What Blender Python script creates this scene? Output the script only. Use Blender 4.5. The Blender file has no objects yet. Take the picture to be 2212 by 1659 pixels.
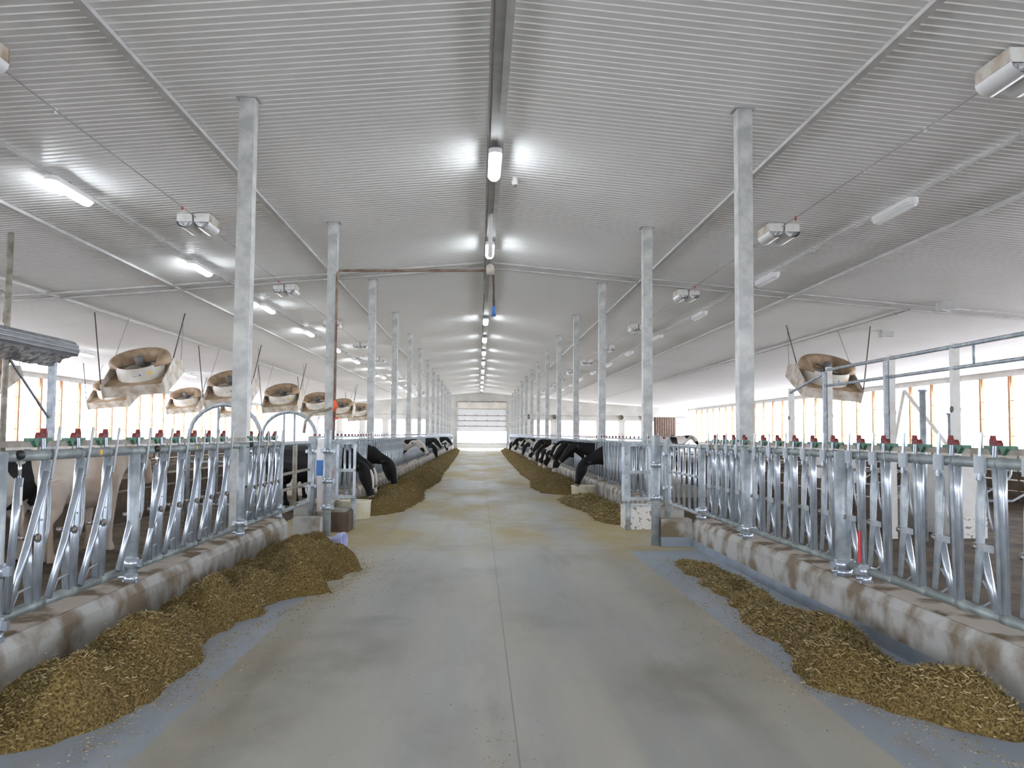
import bpy, bmesh, math, random
from mathutils import Vector, Matrix, noise
random.seed(7)
PI = math.pi
SC = bpy.context.scene
COL = SC.collection
H = 1.80            # camera height
CX = 0.23           # ridge / alley centre line
XL, XR = -3.16, 3.62    # fence planes
YE = 106.0          # far gable wall
YB = -10.0          # gable wall behind the camera
WX = 25.2           # half width of the barn
def R(d): return math.radians(d)
ORD = ['first','second','third','fourth','fifth','sixth','seventh','eighth','ninth','tenth','eleventh','twelfth','thirteenth',
       'fourteenth','fifteenth','sixteenth']

# ------------------------------------------------------------------ materials
MATS = {}
def mat(name, c1, c2=None, rough=.6, metal=0., scale=4., bump=0., bscale=40., detail=5., ramp=(.4,.62), emit=None, stretch=(1,1,1), spec=.5, world=False):
    if name in MATS: return MATS[name]
    m = bpy.data.materials.new(name); m.use_nodes = True
    nt = m.node_tree; n = nt.nodes; L = nt.links
    b = n['Principled BSDF']
    b.inputs['Base Color'].default_value = (*c1,1); b.inputs['Roughness'].default_value = rough
    b.inputs['Metallic'].default_value = metal
    b.inputs['Specular IOR Level'].default_value = spec
    tc = n.new('ShaderNodeTexCoord'); mp = n.new('ShaderNodeMapping')
    if world:
        g = n.new('ShaderNodeNewGeometry'); L.new(g.outputs['Position'], mp.inputs['Vector'])
    else: L.new(tc.outputs['Object'], mp.inputs['Vector'])
    mp.inputs['Scale'].default_value = stretch
    if c2:
        t = n.new('ShaderNodeTexNoise'); t.inputs['Scale'].default_value = scale; t.inputs['Detail'].default_value = detail
        L.new(mp.outputs[0], t.inputs['Vector'])
        r = n.new('ShaderNodeValToRGB'); r.color_ramp.elements[0].position = ramp[0]; r.color_ramp.elements[1].position = ramp[1]
        r.color_ramp.elements[0].color = (*c1,1); r.color_ramp.elements[1].color = (*c2,1)
        L.new(t.outputs['Fac'], r.inputs['Fac']); L.new(r.outputs['Color'], b.inputs['Base Color'])
    if bump:
        t = n.new('ShaderNodeTexNoise'); t.inputs['Scale'].default_value = bscale; t.inputs['Detail'].default_value = 4
        L.new(mp.outputs[0], t.inputs['Vector'])
        bp = n.new('ShaderNodeBump'); bp.inputs['Strength'].default_value = bump; bp.inputs['Distance'].default_value = .02
        L.new(t.outputs['Fac'], bp.inputs['Height']); L.new(bp.outputs[0], b.inputs['Normal'])
    if emit:
        b.inputs['Emission Color'].default_value = (*emit[0],1); b.inputs['Emission Strength'].default_value = emit[1]
    MATS[name] = m
    return m
galv   = mat('galvanised', (.30,.34,.38), (.44,.48,.51), rough=.45, metal=.35, scale=9, bump=.15, bscale=60)
galvsh = mat('galvanised_shiny', (.38,.43,.50), (.50,.55,.62), rough=.27, metal=.65, scale=6)
galvco = mat('galvanised_column', (.38,.39,.39), (.56,.57,.56), rough=.5, metal=.3, scale=5, bump=.3, bscale=18, ramp=(.38,.66))
galvrl = mat('galvanised_rail', (.20,.23,.23), (.30,.34,.34), rough=.48, metal=.3, scale=6)
dirtym = mat('dirty_metal', (.22,.19,.15), (.36,.34,.30), rough=.6, metal=.15, scale=5)
ceilm  = mat('white_steel', (.83,.825,.82), (.87,.865,.855), rough=.42, metal=.0, scale=.35, ramp=(.35,.7))
trimm  = mat('trim_steel', (.47,.46,.45), (.55,.54,.52), rough=.5, scale=3)
ridgem = mat('ridge_steel', (.36,.36,.35), (.44,.44,.43), rough=.5, scale=3)
wallm  = mat('wall_panel', (.50,.49,.46), (.60,.59,.56), rough=.6, scale=.8)
doorm  = mat('door_panel', (.74,.75,.76), (.80,.80,.80), rough=.5, scale=1)
beige  = mat('door_header', (.66,.60,.52), (.76,.73,.68), rough=.6, scale=.7)
seam   = mat('dark_seam', (.17,.15,.14), rough=.7)
wood   = mat('orange_wood', (.42,.20,.10), (.52,.27,.15), rough=.7, scale=6, stretch=(1,1,.2))
brownw = mat('brown_boards', (.085,.060,.042), (.14,.10,.07), rough=.8, scale=4, bump=.4)
conc   = mat('curb_concrete', (.20,.155,.105), (.44,.44,.425), rough=.8, scale=2.3, bump=.35, bscale=25, ramp=(.40,.56), world=True)
curbtop= mat('curb_dusty_top', (.15,.105,.06), (.46,.41,.35), rough=.9, scale=2.6, bump=.5, bscale=50, ramp=(.42,.54), world=True)
bluep  = mat('blue_grey_epoxy', (.24,.29,.36), (.31,.36,.42), rough=.5, scale=2)
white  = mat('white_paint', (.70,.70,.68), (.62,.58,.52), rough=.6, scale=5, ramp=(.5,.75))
whitesp= mat('splattered_white', (.26,.20,.14), (.72,.72,.70), rough=.7, scale=14, detail=8, ramp=(.37,.44))
tanpl  = mat('fan_dusty_inside', (.27,.185,.115), (.40,.29,.19), rough=.55, scale=3)
cream  = mat('fan_cream', (.60,.57,.50), (.70,.68,.63), rough=.5, scale=2.5)
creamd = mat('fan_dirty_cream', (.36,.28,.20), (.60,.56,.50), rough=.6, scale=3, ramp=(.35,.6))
darkg  = mat('motor_grey', (.13,.13,.13), rough=.5)
black  = mat('black_rubber', (.02,.02,.02), rough=.4)
chrome = mat('chrome', (.65,.66,.68), rough=.18, metal=.9)
boltm  = mat('bolt_rusty', (.10,.08,.07), (.4,.38,.36), rough=.4, metal=.6, scale=60)
redp   = mat('red_plastic', (.15,.018,.018), (.21,.03,.028), rough=.55, scale=20)
redb   = mat('bright_red', (.62,.03,.04), rough=.5)
greenp = mat('green_plastic', (.035,.12,.075), (.06,.19,.12), rough=.5, scale=20)
yellow = mat('yellow_sticker', (.85,.50,.03), rough=.6)
bluepl = mat('blue_plastic', (.05,.18,.50), rough=.5)
lilac  = mat('lilac_plastic', (.40,.45,.80), (.55,.58,.86), rough=.4, scale=9)
tubm   = mat('tub_cream', (.70,.68,.55), (.62,.56,.34), rough=.5, scale=5, ramp=(.5,.75))
orange = mat('orange_rag', (.80,.12,.04), rough=.7)
cowb   = mat('cow_black', (.004,.004,.005), (.009,.008,.008), rough=.6, scale=8, spec=.25)
cowd   = mat('cow_mostly_black', (.006,.006,.006), (.50,.46,.42), rough=.6, spec=.25, scale=1.5, detail=1, ramp=(.60,.61))
cowp   = mat('cow_pied', (.006,.006,.006), (.50,.46,.42), rough=.6, spec=.25, scale=2.2, detail=1, ramp=(.48,.49))
cowt   = mat('cow_tan', (.42,.33,.26), (.60,.53,.46), rough=.65, scale=1.2, detail=2, ramp=(.4,.6))
muzm   = mat('muzzle', (.16,.12,.11), (.30,.23,.21), rough=.5, scale=20)
eyem   = mat('eye', (.01,.01,.01), rough=.1)
lampm  = mat('lamp_lit', (.9,.95,1), rough=.4, emit=((.88,.95,1.0), 46.0))
lampo  = mat('lamp_unlit', (.72,.72,.72), rough=.3)
ductm  = mat('grey_hood', (.13,.14,.16), (.18,.19,.21), rough=.45, metal=.3, scale=4)
foil   = mat('crumpled_foil', (.30,.31,.33), (.85,.85,.85), rough=.3, metal=.3, scale=7, bump=.6, bscale=6, ramp=(.45,.55))
browncu= mat('brown_curtain', (.16,.11,.085), (.21,.15,.12), rough=.8, scale=3)
bedm   = mat('cow_side_floor', (.05,.035,.02), (.13,.09,.05), rough=.85, scale=1.6, bump=.7, bscale=9, world=True)
gravel = mat('pale_gravel', (.66,.66,.65), (.74,.74,.72), rough=.9, scale=.5, world=True)
bouncem  = mat('bounce_floor', (.42,.38,.31), (.55,.51,.44), rough=.9, scale=.8, world=True)  # pale floor tone added to bounce light up to the ceiling
cordm  = mat('dark_cord', (.10,.075,.065), rough=.6)
cablem = mat('grey_cable', (.28,.27,.26), rough=.5, metal=.3)
rustp  = mat('rusty_pipe', (.20,.12,.09), (.32,.25,.20), rough=.6, metal=.3, scale=4)

def feedmat(name, a, b, c):
    m = bpy.data.materials.new(name); m.use_nodes = True; nt = m.node_tree; n = nt.nodes; L = nt.links
    bs = n['Principled BSDF']; bs.inputs['Roughness'].default_value = .85; bs.inputs['Specular IOR Level'].default_value = .15
    g = n.new('ShaderNodeNewGeometry'); t = n.new('ShaderNodeTexNoise'); t.inputs['Scale'].default_value = 60; t.inputs['Detail'].default_value = 6
    L.new(g.outputs['Position'], t.inputs['Vector'])
    r = n.new('ShaderNodeValToRGB'); e = r.color_ramp.elements
    e[0].position = .35; e[0].color = (*a,1); e[1].position = .68; e[1].color = (*c,1)
    k = e.new(.5); k.color = (*b,1)
    L.new(t.outputs['Fac'], r.inputs['Fac']); L.new(r.outputs['Color'], bs.inputs['Base Color'])
    bp = n.new('ShaderNodeBump'); bp.inputs['Strength'].default_value = .9; bp.inputs['Distance'].default_value = .02
    L.new(t.outputs['Fac'], bp.inputs['Height']); L.new(bp.outputs[0], bs.inputs['Normal'])
    return m
feedm = feedmat('chopped_feed', (.065,.044,.014), (.15,.105,.036), (.26,.19,.075))
strawm = [mat('straw_a', (.27,.20,.08), rough=.8), mat('straw_b', (.17,.118,.042), rough=.8), mat('straw_c', (.42,.35,.20), rough=.8)]

def floormat():
    m = bpy.data.materials.new('alley_floor'); m.use_nodes = True; nt = m.node_tree; n = nt.nodes; L = nt.links
    bs = n['Principled BSDF']
    g = n.new('ShaderNodeNewGeometry'); s = n.new('ShaderNodeSeparateXYZ'); L.new(g.outputs['Position'], s.inputs[0])
    def M(op, a, b=None, clamp=False, c=None):
        k = n.new('ShaderNodeMath'); k.operation = op; k.use_clamp = clamp
        for i, v in enumerate((a, b, c)):
            if v is None: continue
            if isinstance(v, (int, float)): k.inputs[i].default_value = v
            else: L.new(v, k.inputs[i])
        return k.outputs[0]
    def N(scale, stretch, detail=4, rough=.5):
        mp = n.new('ShaderNodeMapping'); mp.inputs['Scale'].default_value = stretch; L.new(g.outputs['Position'], mp.inputs['Vector'])
        t = n.new('ShaderNodeTexNoise'); t.inputs['Scale'].default_value = scale; t.inputs['Detail'].default_value = detail; t.inputs['Roughness'].default_value = rough
        L.new(mp.outputs[0], t.inputs['Vector']); return t.outputs['Fac']
    def SS(v, lo, hi):
        k = n.new('ShaderNodeMapRange'); k.interpolation_type = 'SMOOTHSTEP'; k.inputs['From Min'].default_value = lo; k.inputs['From Max'].default_value = hi
        L.new(v, k.inputs['Value']); return k.outputs['Result']
    def MIX(f, a, b):
        k = n.new('ShaderNodeMix'); k.data_type = 'RGBA'
        if isinstance(f, float): k.inputs[0].default_value = f
        else: L.new(f, k.inputs[0])
        for i, v in ((6, a), (7, b)):
            if isinstance(v, tuple): k.inputs[i].default_value = (*v,1)
            else: L.new(v, k.inputs[i])
        return k.outputs[2]
    X, Y = s.outputs['X'], s.outputs['Y']
    dx = M('ABSOLUTE', M('SUBTRACT', X, CX))
    near = M('SUBTRACT', 1.0, SS(Y, 13.78, 13.86))
    epoxy = M('MULTIPLY', SS(dx, 2.10, 2.13), near)
    streak = N(1.4, (1.0,.10,1), 6, .6); blot = N(.55, (1,.6,1), 5, .6); fine = N(22, (1,.5,1), 4, .7)
    base = MIX(SS(streak, .36, .64), (.37,.385,.385), (.48,.47,.43))
    base = MIX(M('MULTIPLY', SS(blot, .48, .70), .6), base, (.22,.22,.21))
    scuff = M('MULTIPLY', SS(N(1.1, (1.2,.22,1), 6, .6), (.52), .72), .45)
    base = MIX(scuff, base, (.20,.20,.185))
    def BLOB(cx_, cy_, rx_, ry_):
        q = M('ADD', M('POWER', M('DIVIDE', M('ABSOLUTE', M('SUBTRACT', X, cx_)), rx_), 2.0), M('POWER', M('DIVIDE', M('ABSOLUTE', M('SUBTRACT', Y, cy_)), ry_), 2.0))
        return M('SUBTRACT', 1.0, SS(q, .05, 1.0))
    bl = M('MAXIMUM', BLOB(-1.25, 7.2, .8, 1.3), M('MAXIMUM', BLOB(-1.45, 5.5, .55, 1.2), M('MAXIMUM', BLOB(1.5, 6.4, .7, .9), BLOB(-.95, 8.6, .4, .35))))
    bl = M('MULTIPLY', bl, M('MULTIPLY', SS(N(1.8, (1,.6,1), 6, .6), .30, .66), .5))
    base = MIX(bl, base, (.16,.155,.14))
    # dusty feed film: strong from the crossover on, and along the edges of the lane
    dust = M('MULTIPLY', SS(N(.5, (1,.35,1), 5, .6), .38, .66), M('ADD', .20, M('MULTIPLY', SS(Y, 12.2, 15.5), .85)))
    dust2 = M('MULTIPLY', SS(dx, 1.2, 2.1), .40)
    dust = M('ADD', dust, M('MULTIPLY', dust2, SS(blot,.3,.6)), True)
    base = MIX(dust, base, (.40,.325,.17))
    ep = MIX(SS(N(1.2,(1,.4,1),4), .3,.7), (.29,.335,.40), (.36,.40,.45))
    epd = M('MULTIPLY', SS(N(2.2,(1,.6,1),6,.65), .55,.72), .55)
    ep = MIX(epd, ep, (.33,.27,.17))
    col = MIX(epoxy, base, ep)
    joint = M('SUBTRACT', 1.0, SS(M('ABSOLUTE', M('SUBTRACT', X, CX+.01)), .002, .009))
    j2 = M('SUBTRACT', 1.0, SS(M('ABSOLUTE', M('SUBTRACT', Y, 13.82)), .01, .04))
    j3 = M('SUBTRACT', 1.0, SS(M('ABSOLUTE', M('SUBTRACT', Y, 18.6)), .02, .06))
    jm = M('MULTIPLY', M('MAXIMUM', joint, M('MAXIMUM', M('MULTIPLY', j2, .6), M('MULTIPLY', j3, .6))), .55)
    col = MIX(jm, col, (.16,.13,.10))
    col = MIX(M('MULTIPLY', SS(fine, .62, .8), .35), col, (.46,.42,.33))
    L.new(col, bs.inputs['Base Color'])
    rg = M('ADD', .36, M('MULTIPLY', streak, .22)); rg = M('ADD', rg, M('MULTIPLY', dust, .2)); rg = M('SUBTRACT', rg, M('MULTIPLY', epoxy, .06))
    L.new(rg, bs.inputs['Roughness'])
    bp = n.new('ShaderNodeBump'); bp.inputs['Strength'].default_value = .12; bp.inputs['Distance'].default_value = .01
    L.new(fine, bp.inputs['Height']); L.new(bp.outputs[0], bs.inputs['Normal'])
    return m
floorm = floormat()

def curtainmat():
    m = bpy.data.materials.new('clear_curtain'); m.use_nodes = True; nt = m.node_tree; n = nt.nodes; L = nt.links
    n.remove(n['Principled BSDF']); out = n['Material Output']
    a = n.new('ShaderNodeBsdfTransparent'); a.inputs[0].default_value = (.97,.97,1,1)
    t = n.new('ShaderNodeBsdfTranslucent'); t.inputs[0].default_value = (.85,.85,.92,1)
    mx = n.new('ShaderNodeMixShader'); mx.inputs[0].default_value = .12
    L.new(a.outputs[0], mx.inputs[1]); L.new(t.outputs[0], mx.inputs[2]); L.new(mx.outputs[0], out.inputs['Surface'])
    return m
clearm = curtainmat()

# ------------------------------------------------------------------ mesh builder
class MB:
    def __init__(s): s.v = []; s.f = []; s.mi = []; s.sm = []; s.mats = []
    def m(s, mt):
        if mt not in s.mats: s.mats.append(mt)
        return s.mats.index(mt)
    def add(s, vs, fs, mt, smooth=False, M=None):
        o = len(s.v); i = s.m(mt)
        s.v += [tuple(M @ Vector(p)) if M else tuple(p) for p in vs]
        for f in fs: s.f.append([o+k for k in f]); s.mi.append(i); s.sm.append(smooth)
        return s
    def box(s, a, b, mt, M=None):
        x0,y0,z0 = a; x1,y1,z1 = b
        if x0>x1:x0,x1=x1,x0
        if y0>y1:y0,y1=y1,y0
        if z0>z1:z0,z1=z1,z0
        vs = [(x0,y0,z0),(x1,y0,z0),(x1,y1,z0),(x0,y1,z0),(x0,y0,z1),(x1,y0,z1),(x1,y1,z1),(x0,y1,z1)]
        return s.add(vs, [(0,3,2,1),(4,5,6,7),(0,1,5,4),(1,2,6,5),(2,3,7,6),(3,0,4,7)], mt, False, M)
    def prism(s, prof, a, b, mt, axis='y'):   # profile points (u,w) extruded along axis
        n = len(prof); vs = []
        for t in (a, b):
            for u, w in prof: vs.append((u,t,w) if axis == 'y' else ((t,u,w) if axis == 'x' else (u,w,t)))
        fs = [tuple(range(n)), tuple(range(2*n-1, n-1, -1))] + [(i, n+i, n+(i+1)%n, (i+1)%n) for i in range(n)]
        return s.add(vs, fs, mt)
    def tube(s, path, r, mt, seg=10, flat=1.0, side=None, caps=True, closed=False, M=None):
        P = [Vector(p) for p in path]; n = len(P); rs = r if isinstance(r, (list, tuple)) else [r]*n
        vs = []; up = Vector(side) if side else None
        prev = None
        for i, p in enumerate(P):
            if closed: t = (P[(i+1)%n]-P[i-1]).normalized()
            else: t = ((P[min(i+1,n-1)]-P[max(i-1,0)])).normalized()
            if up is not None: u = (up - t*up.dot(t)).normalized()
            elif prev is None:
                q = Vector((0,0,1)) if abs(t.z) < .9 else Vector((1,0,0)); u = (q - t*q.dot(t)).normalized()
            else: u = (prev - t*prev.dot(t)).normalized()
            prev = u; w = t.cross(u)
            for k in range(seg):
                a = 2*PI*k/seg; vs.append(p + u*math.cos(a)*rs[i] + w*math.sin(a)*rs[i]*flat)
        fs = []
        for i in range(n if closed else n-1):
            for k in range(seg):
                j = (i+1)%n; fs.append((i*seg+k, i*seg+(k+1)%seg, j*seg+(k+1)%seg, j*seg+k))
        if caps and not closed: fs += [tuple(range(seg-1,-1,-1)), tuple((n-1)*seg+k for k in range(seg))]
        return s.add(vs, fs, mt, True, M)
    def sq(s, a, b, w, mt, d=None):   # square bar between two points
        a, b = Vector(a), Vector(b); t = (b-a).normalized(); q = Vector((0,0,1)) if abs(t.z) < .9 else Vector((1,0,0))
        u = (q - t*q.dot(t)).normalized(); v = t.cross(u); d = d or w
        vs = []
        for p in (a, b):
            for (i, j) in ((-1,-1),(1,-1),(1,1),(-1,1)): vs.append(p + u*i*w/2 + v*j*d/2)
        return s.add(vs, [(3,2,1,0),(4,5,6,7),(0,1,5,4),(1,2,6,5),(2,3,7,6),(3,0,4,7)], mt)
    def lathe(s, prof, mt, seg=32, M=None, smooth=True):
        n = len(prof); vs = []
        for k in range(seg):
            a = 2*PI*k/seg
            for r, z in prof: vs.append((r*math.cos(a), r*math.sin(a), z))
        fs = [(k*n+i, ((k+1)%seg)*n+i, ((k+1)%seg)*n+i+1, k*n+i+1) for k in range(seg) for i in range(n-1)]
        return s.add(vs, fs, mt, smooth, M)
    def mesh(s, name):
        me = bpy.data.meshes.new(name); me.from_pydata([tuple(p) for p in s.v], [], s.f)
        for m_ in s.mats: me.materials.append(m_)
        me.polygons.foreach_set('material_index', s.mi); me.polygons.foreach_set('use_smooth', s.sm)
        me.update(); return me
    def build(s, name, parent=None, loc=None):
        bm = None
        o = bpy.data.objects.new(name, s.mesh(name)); COL.objects.link(o)
        if parent: o.parent = parent
        if loc: o.location = loc
        return o
def recalc(o):
    bm = bmesh.new(); bm.from_mesh(o.data); bmesh.ops.recalc_face_normals(bm, faces=bm.faces); bm.to_mesh(o.data); bm.free(); return o
def tag(o, label, cat, group=None, kind=None):
    o['label'] = label; o['category'] = cat
    if group: o['group'] = group
    if kind: o['kind'] = kind
    return o
def struct(o):
    o['kind'] = 'structure'; return o
def empty(name, loc=(0,0,0), rz=0):
    o = bpy.data.objects.new(name, None); COL.objects.link(o); o.location = loc; o.rotation_euler = (0,0,rz); o.empty_display_size = .2; return o
CHILD = {}
def reg(o):     # remember children while building
    if o.parent: CHILD.setdefault(o.parent.name, []).append(o)
def copy_tree(o, parent=None):
    c = o.copy(); COL.objects.link(c); c.parent = parent
    for ch in KIDS(o): copy_tree(ch, c)
    return c
def KIDS(o): return [x for x in list(COL.objects) if x.parent == o]

def arc(cx, cy, r, a0, a1, n): return [(cx+r*math.cos(R(a0+(a1-a0)*i/n)), cy+r*math.sin(R(a0+(a1-a0)*i/n))) for i in range(n+1)]

# ------------------------------------------------------------------ camera
fpx = 1900.0
d = Vector((-71, -108.5, -fpx)).normalized()          # world +Y in camera space
u0 = Vector((.010, 1, 0)); Zc = (u0 - d*u0.dot(d)).normalized(); Xc = d.cross(Zc)
Rw = Matrix((Xc, d, Zc))                               # rows: world axes in camera space -> cam-to-world rotation
cam = bpy.data.cameras.new('camera'); co = bpy.data.objects.new('camera', cam); COL.objects.link(co)
co.matrix_world = Matrix.Translation((0,0,H)) @ Rw.to_4x4()
cam.sensor_width = 36; cam.sensor_fit = 'HORIZONTAL'; cam.lens = fpx/2212*36; cam.clip_end = 600; cam.clip_start = .05
SC.camera = co

# ------------------------------------------------------------------ setting
def cz(x):     # ceiling height above floor
    a = abs(x-CX)
    z = 5.05; p = 0
    for lim, sl in ((11,.088),(13,.080),(15,.072),(17,.062),(19,.054),(99,.044)):
        z -= sl*(min(a,lim)-p)
        if a <= lim: break
        p = lim
    return z + H
def ceiling():
    mb = MB(); xs = [CX-WX, CX-19, CX-17, CX-15, CX-13, CX-11, CX-2.5, CX-.12, CX+.12, CX+2.5, CX+11, CX+13, CX+15, CX+17, CX+19, CX+WX]
    vs = []; rows = []
    y = YB; pitch = .168
    while y < YE:
        for (dy, dz) in ((0,0),(.118,0),(.134,-.010),(.152,-.010)): rows.append((y+dy, dz))
        y += pitch
    for (y, dz) in rows:
        for x in xs: vs.append((x, min(y, YE), cz(x)+dz))
    n = len(xs); fs = [(i*n+k, i*n+k+1, (i+1)*n+k+1, (i+1)*n+k) for i in range(len(rows)-1) for k in range(n-1)]
    mb.add(vs, fs, ceilm)
    # roof above so that no daylight leaks through
    mb.add([(CX-WX-1,YB-1,cz(CX-WX)+.1),(CX,YB-1,cz(CX)+.6),(CX+WX+1,YB-1,cz(CX+WX)+.1),(CX-WX-1,YE+1,cz(CX-WX)+.1),(CX,YE+1,cz(CX)+.6),(CX+WX+1,YE+1,cz(CX+WX)+.1)],
           [(0,1,4,3),(1,2,5,4)], ceilm)
    return struct(mb.build('ceiling'))
ceiling()
struct(MB().box((-3.9,YB,-.2),(4.36,YE,0), floorm).build('floor'))
struct(MB().box((CX-WX,YB,-.25),(-3.9,26,-.02), bedm).build('floor_left'))
struct(MB().box((4.36,YB,-.25),(CX+WX,26,-.02), bedm).build('floor_right'))
struct(MB().box((CX-WX,26,-.25),(-15,YE,-.02), bedm).build('floor_left'))
struct(MB().box((15.5,26,-.25),(CX+WX,YE,-.02), bedm).build('floor_right'))
struct(MB().box((-15,26,-.25),(-3.9,YE,-.02), bouncem).build('floor_left'))  # paler far pen floor, added for the light it throws upwards
struct(MB().box((4.36,26,-.25),(15.5,YE,-.02), bouncem).build('floor_right'))
struct(MB().box((-220,-150,-.5),(220,320,-.27), gravel).build('ground'))
# battens on the ceiling
tn = 0
def trim(path_pts, w, h, mt):
    global tn; tn += 1
    mb = MB()
    for a, b in zip(path_pts[:-1], path_pts[1:]): mb.sq(a, b, h, mt, w)
    return struct(mb.build('trim_%d' % tn))
for dxx in (4.56, 9.1):
    for sgn in (-1, 1):
        x = CX+sgn*dxx; trim([(x,YB,cz(x)-.045),(x,YE,cz(x)-.045)], .10, .06, trimm)
trim([(CX-.02,YB,cz(CX)-.06),(CX-.02,YE,cz(CX)-.06)], .24, .07, ridgem)
trim([(CX+.09,YB,cz(CX)-.06),(CX+.09,YE,cz(CX)-.06)], .10, .09, trimm)
for y in (25.4, 26.2):
    trim([(CX+q_,y,cz(CX+q_)-.05) for q_ in (-WX,-19,-15,-11,0,11,15,19,WX)], .09, .05, trimm)

# side walls with curtain bays
wn = 0
EZ = cz(CX+WX)
def sidewall(sgn):
    global wn, tn
    x = CX+sgn*WX; s = sgn
    mb = MB()
    mb.box((x,YB,-.25),(x+s*.25,YE,1.05), wallm); mb.box((x,YB,4.78),(x+s*.25,YE,EZ+.12), wallm)
    struct(mb.build('wall_left' if sgn < 0 else 'wall_right'))
    y = YB; k = 0
    while y < YE-1.5:
        y1 = y+2.44; wn += 1
        w = empty('window_%d' % wn, (x, y, 1.05)); struct(w)
        f = MB()
        f.box((-s*.06,-.08,0),(s*.2,.08,3.73), wood)
        # splayed head bracket of the stud
        f.add([(0,-.07,3.73),(0,.07,3.73),(0,.16,3.73),(0,.05,2.9),(0,-.05,2.9),(0,-.16,3.73),(s*.1,-.16,3.73),(s*.1,.16,3.73),(s*.1,.05,2.9),(s*.1,-.05,2.9)],
              [(5,2,3,4),(6,7,8,9),(2,7,8,3),(5,6,9,4),(3,8,9,4)], wood)
        f.box((-s*.03,0,0),(s*.1,2.44,.08), wood)
        f.build('window_frame', w)
        p = MB(); p.box((s*.12,.07,.0),(s*.125,2.37,3.73), clearm); p.build('pane', w)
        q = MB()
        for zz in (.85,1.7,2.55): q.tube([(0,.05,zz),(0,2.42,zz)], .014, rustp, seg=5)
        q.build('cord_line', w)
        y = y1
sidewall(-1); sidewall(1)

# far gable wall: holes for the main door, end windows, side doors
def gable(y, holes, name, t=.25):
    # build columns of wall between sorted x cuts
    xs = sorted(set([CX-WX, CX-19, CX-15, CX-11, CX, CX+11, CX+15, CX+19, CX+WX] + [h[0] for h in holes] + [h[1] for h in holes]))
    mb = MB()
    for a, b in zip(xs[:-1], xs[1:]):
        mid = (a+b)/2; hs = sorted([h for h in holes if h[0]-.001 <= a and b <= h[1]+.001], key=lambda h: h[2])
        segs = []; z = -.25
        for h in hs:
            if h[2] > z: segs.append((z, h[2]))
            z = h[3]
        segs.append((z, None))
        for z0, z1 in segs:
            ta = z1 if z1 is not None else cz(a)+.02; tb = z1 if z1 is not None else cz(b)+.02
            mb.add([(a,y,z0),(b,y,z0),(b,y,tb),(a,y,ta),(a,y+t,z0),(b,y+t,z0),(b,y+t,tb),(a,y+t,ta)],
                   [(0,3,2,1),(4,5,6,7),(0,1,5,4),(1,2,6,5),(2,3,7,6),(3,0,4,7)], wallm)
    return struct(mb.build(name))
wins = []
for c in (7.6,10.35,13.1,15.85,18.6,21.2): wins.append((c-1.1, c+1.1))
for c in (-7.1,-9.85,-12.6,-15.35,-18.1): wins.append((c-1.1, c+1.1))
DX0, DX1, DZ = -2.75, 3.4, 4.95
holes = [(DX0,DX1,0,DZ)] + [(a,b,1.0,3.62) for a,b in wins] + [(23.6,25.0,0,4.0)]
gable(YE, holes, 'wall_far')
gable(YB-.25, [(CX-16,CX-10,1,3.2),(CX-3.4,CX+3.4,0,4.4),(CX+10,CX+16,1,3.2)], 'wall_near')  # unseen rear openings, sized for the light they let in
for i, (a, b) in enumerate(wins):
    wn += 1; w = empty('window_%d' % wn, ((a+b)/2, YE, 1.0)); struct(w); hw = (b-a)/2
    f = MB()
    for (p, q) in (((-hw,-.03,0),(-hw+.12,.2,2.62)), ((hw-.12,-.03,0),(hw,.2,2.62)), ((-hw,-.03,2.5),(hw,.2,2.62)), ((-hw,-.03,0),(hw,.2,.1))): f.box(p, q, beige)
    f.build('window_frame', w)
    MB().box((-hw+.1,.1,.1),(hw-.1,.105,2.5), clearm).build('pane', w)
# main overhead door at the far end
dr = struct(empty('door_1', (CX,YE,0)))
f = MB(); 
for xx in (DX0-CX, DX1-CX): f.box((xx-.12,-.12,0),(xx+.12,.05,5.7), galvco)
f.build('door_frame', dr)
f = MB(); f.box((DX0-CX,-.10,4.87),(DX1-CX,.02,5.66), beige)
f.box((DX0-CX+.1,-.16,5.66),(-1.6,-.1,5.74), seam); f.box((-1.3,-.16,5.66),(1.6,-.1,5.74), seam); f.box((1.8,-.16,5.66),(DX1-CX-.1,-.1,5.74), seam)
f.build('door_header', dr)
zs = [4.86,4.03,3.40,2.76,2.12]
for z1, z0 in zip(zs[:-1], zs[1:]):
    f = MB(); f.box((DX0-CX+.1,.02,z0+.02),(DX1-CX-.1,.07,z1-.02), doorm); f.box((DX0-CX+.1,0,z1-.035),(DX1-CX-.1,.08,z1+.035), seam)
    for k in (-2,-.7,.7,2): f.box((k-.04,-.03,z1-.02),(k+.04,0,z1+.12), seam)
    f.build('door_panel', dr)
f = MB(); f.box((DX0-CX+.1,.04,.72),(DX1-CX-.1,.045,2.12), clearm); f.build('pane', dr)
f = MB(); f.box((DX0-CX+.1,.02,.10),(DX1-CX-.1,.07,.70), doorm); f.box((DX0-CX+.1,0,.68),(DX1-CX-.1,.08,.75), seam); f.build('door_panel', dr)
# side door at the far right corner
d2 = struct(empty('door_2', (24.3,YE,0)))
for z0, z1 in ((2.0,2.65),(2.7,3.3),(3.35,4.0)):
    f = MB(); f.box((-.7,.02,z0),(.7,.07,z1), doorm); f.box((-.7,0,z1-.02),(.7,.08,z1+.06), seam); f.build('door_panel', d2)
f = MB(); f.box((-.85,-.06,0),(-.7,.08,4.1), seam); f.box((.7,-.06,0),(.8,.08,4.1), doorm); f.build('door_frame', d2)
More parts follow.
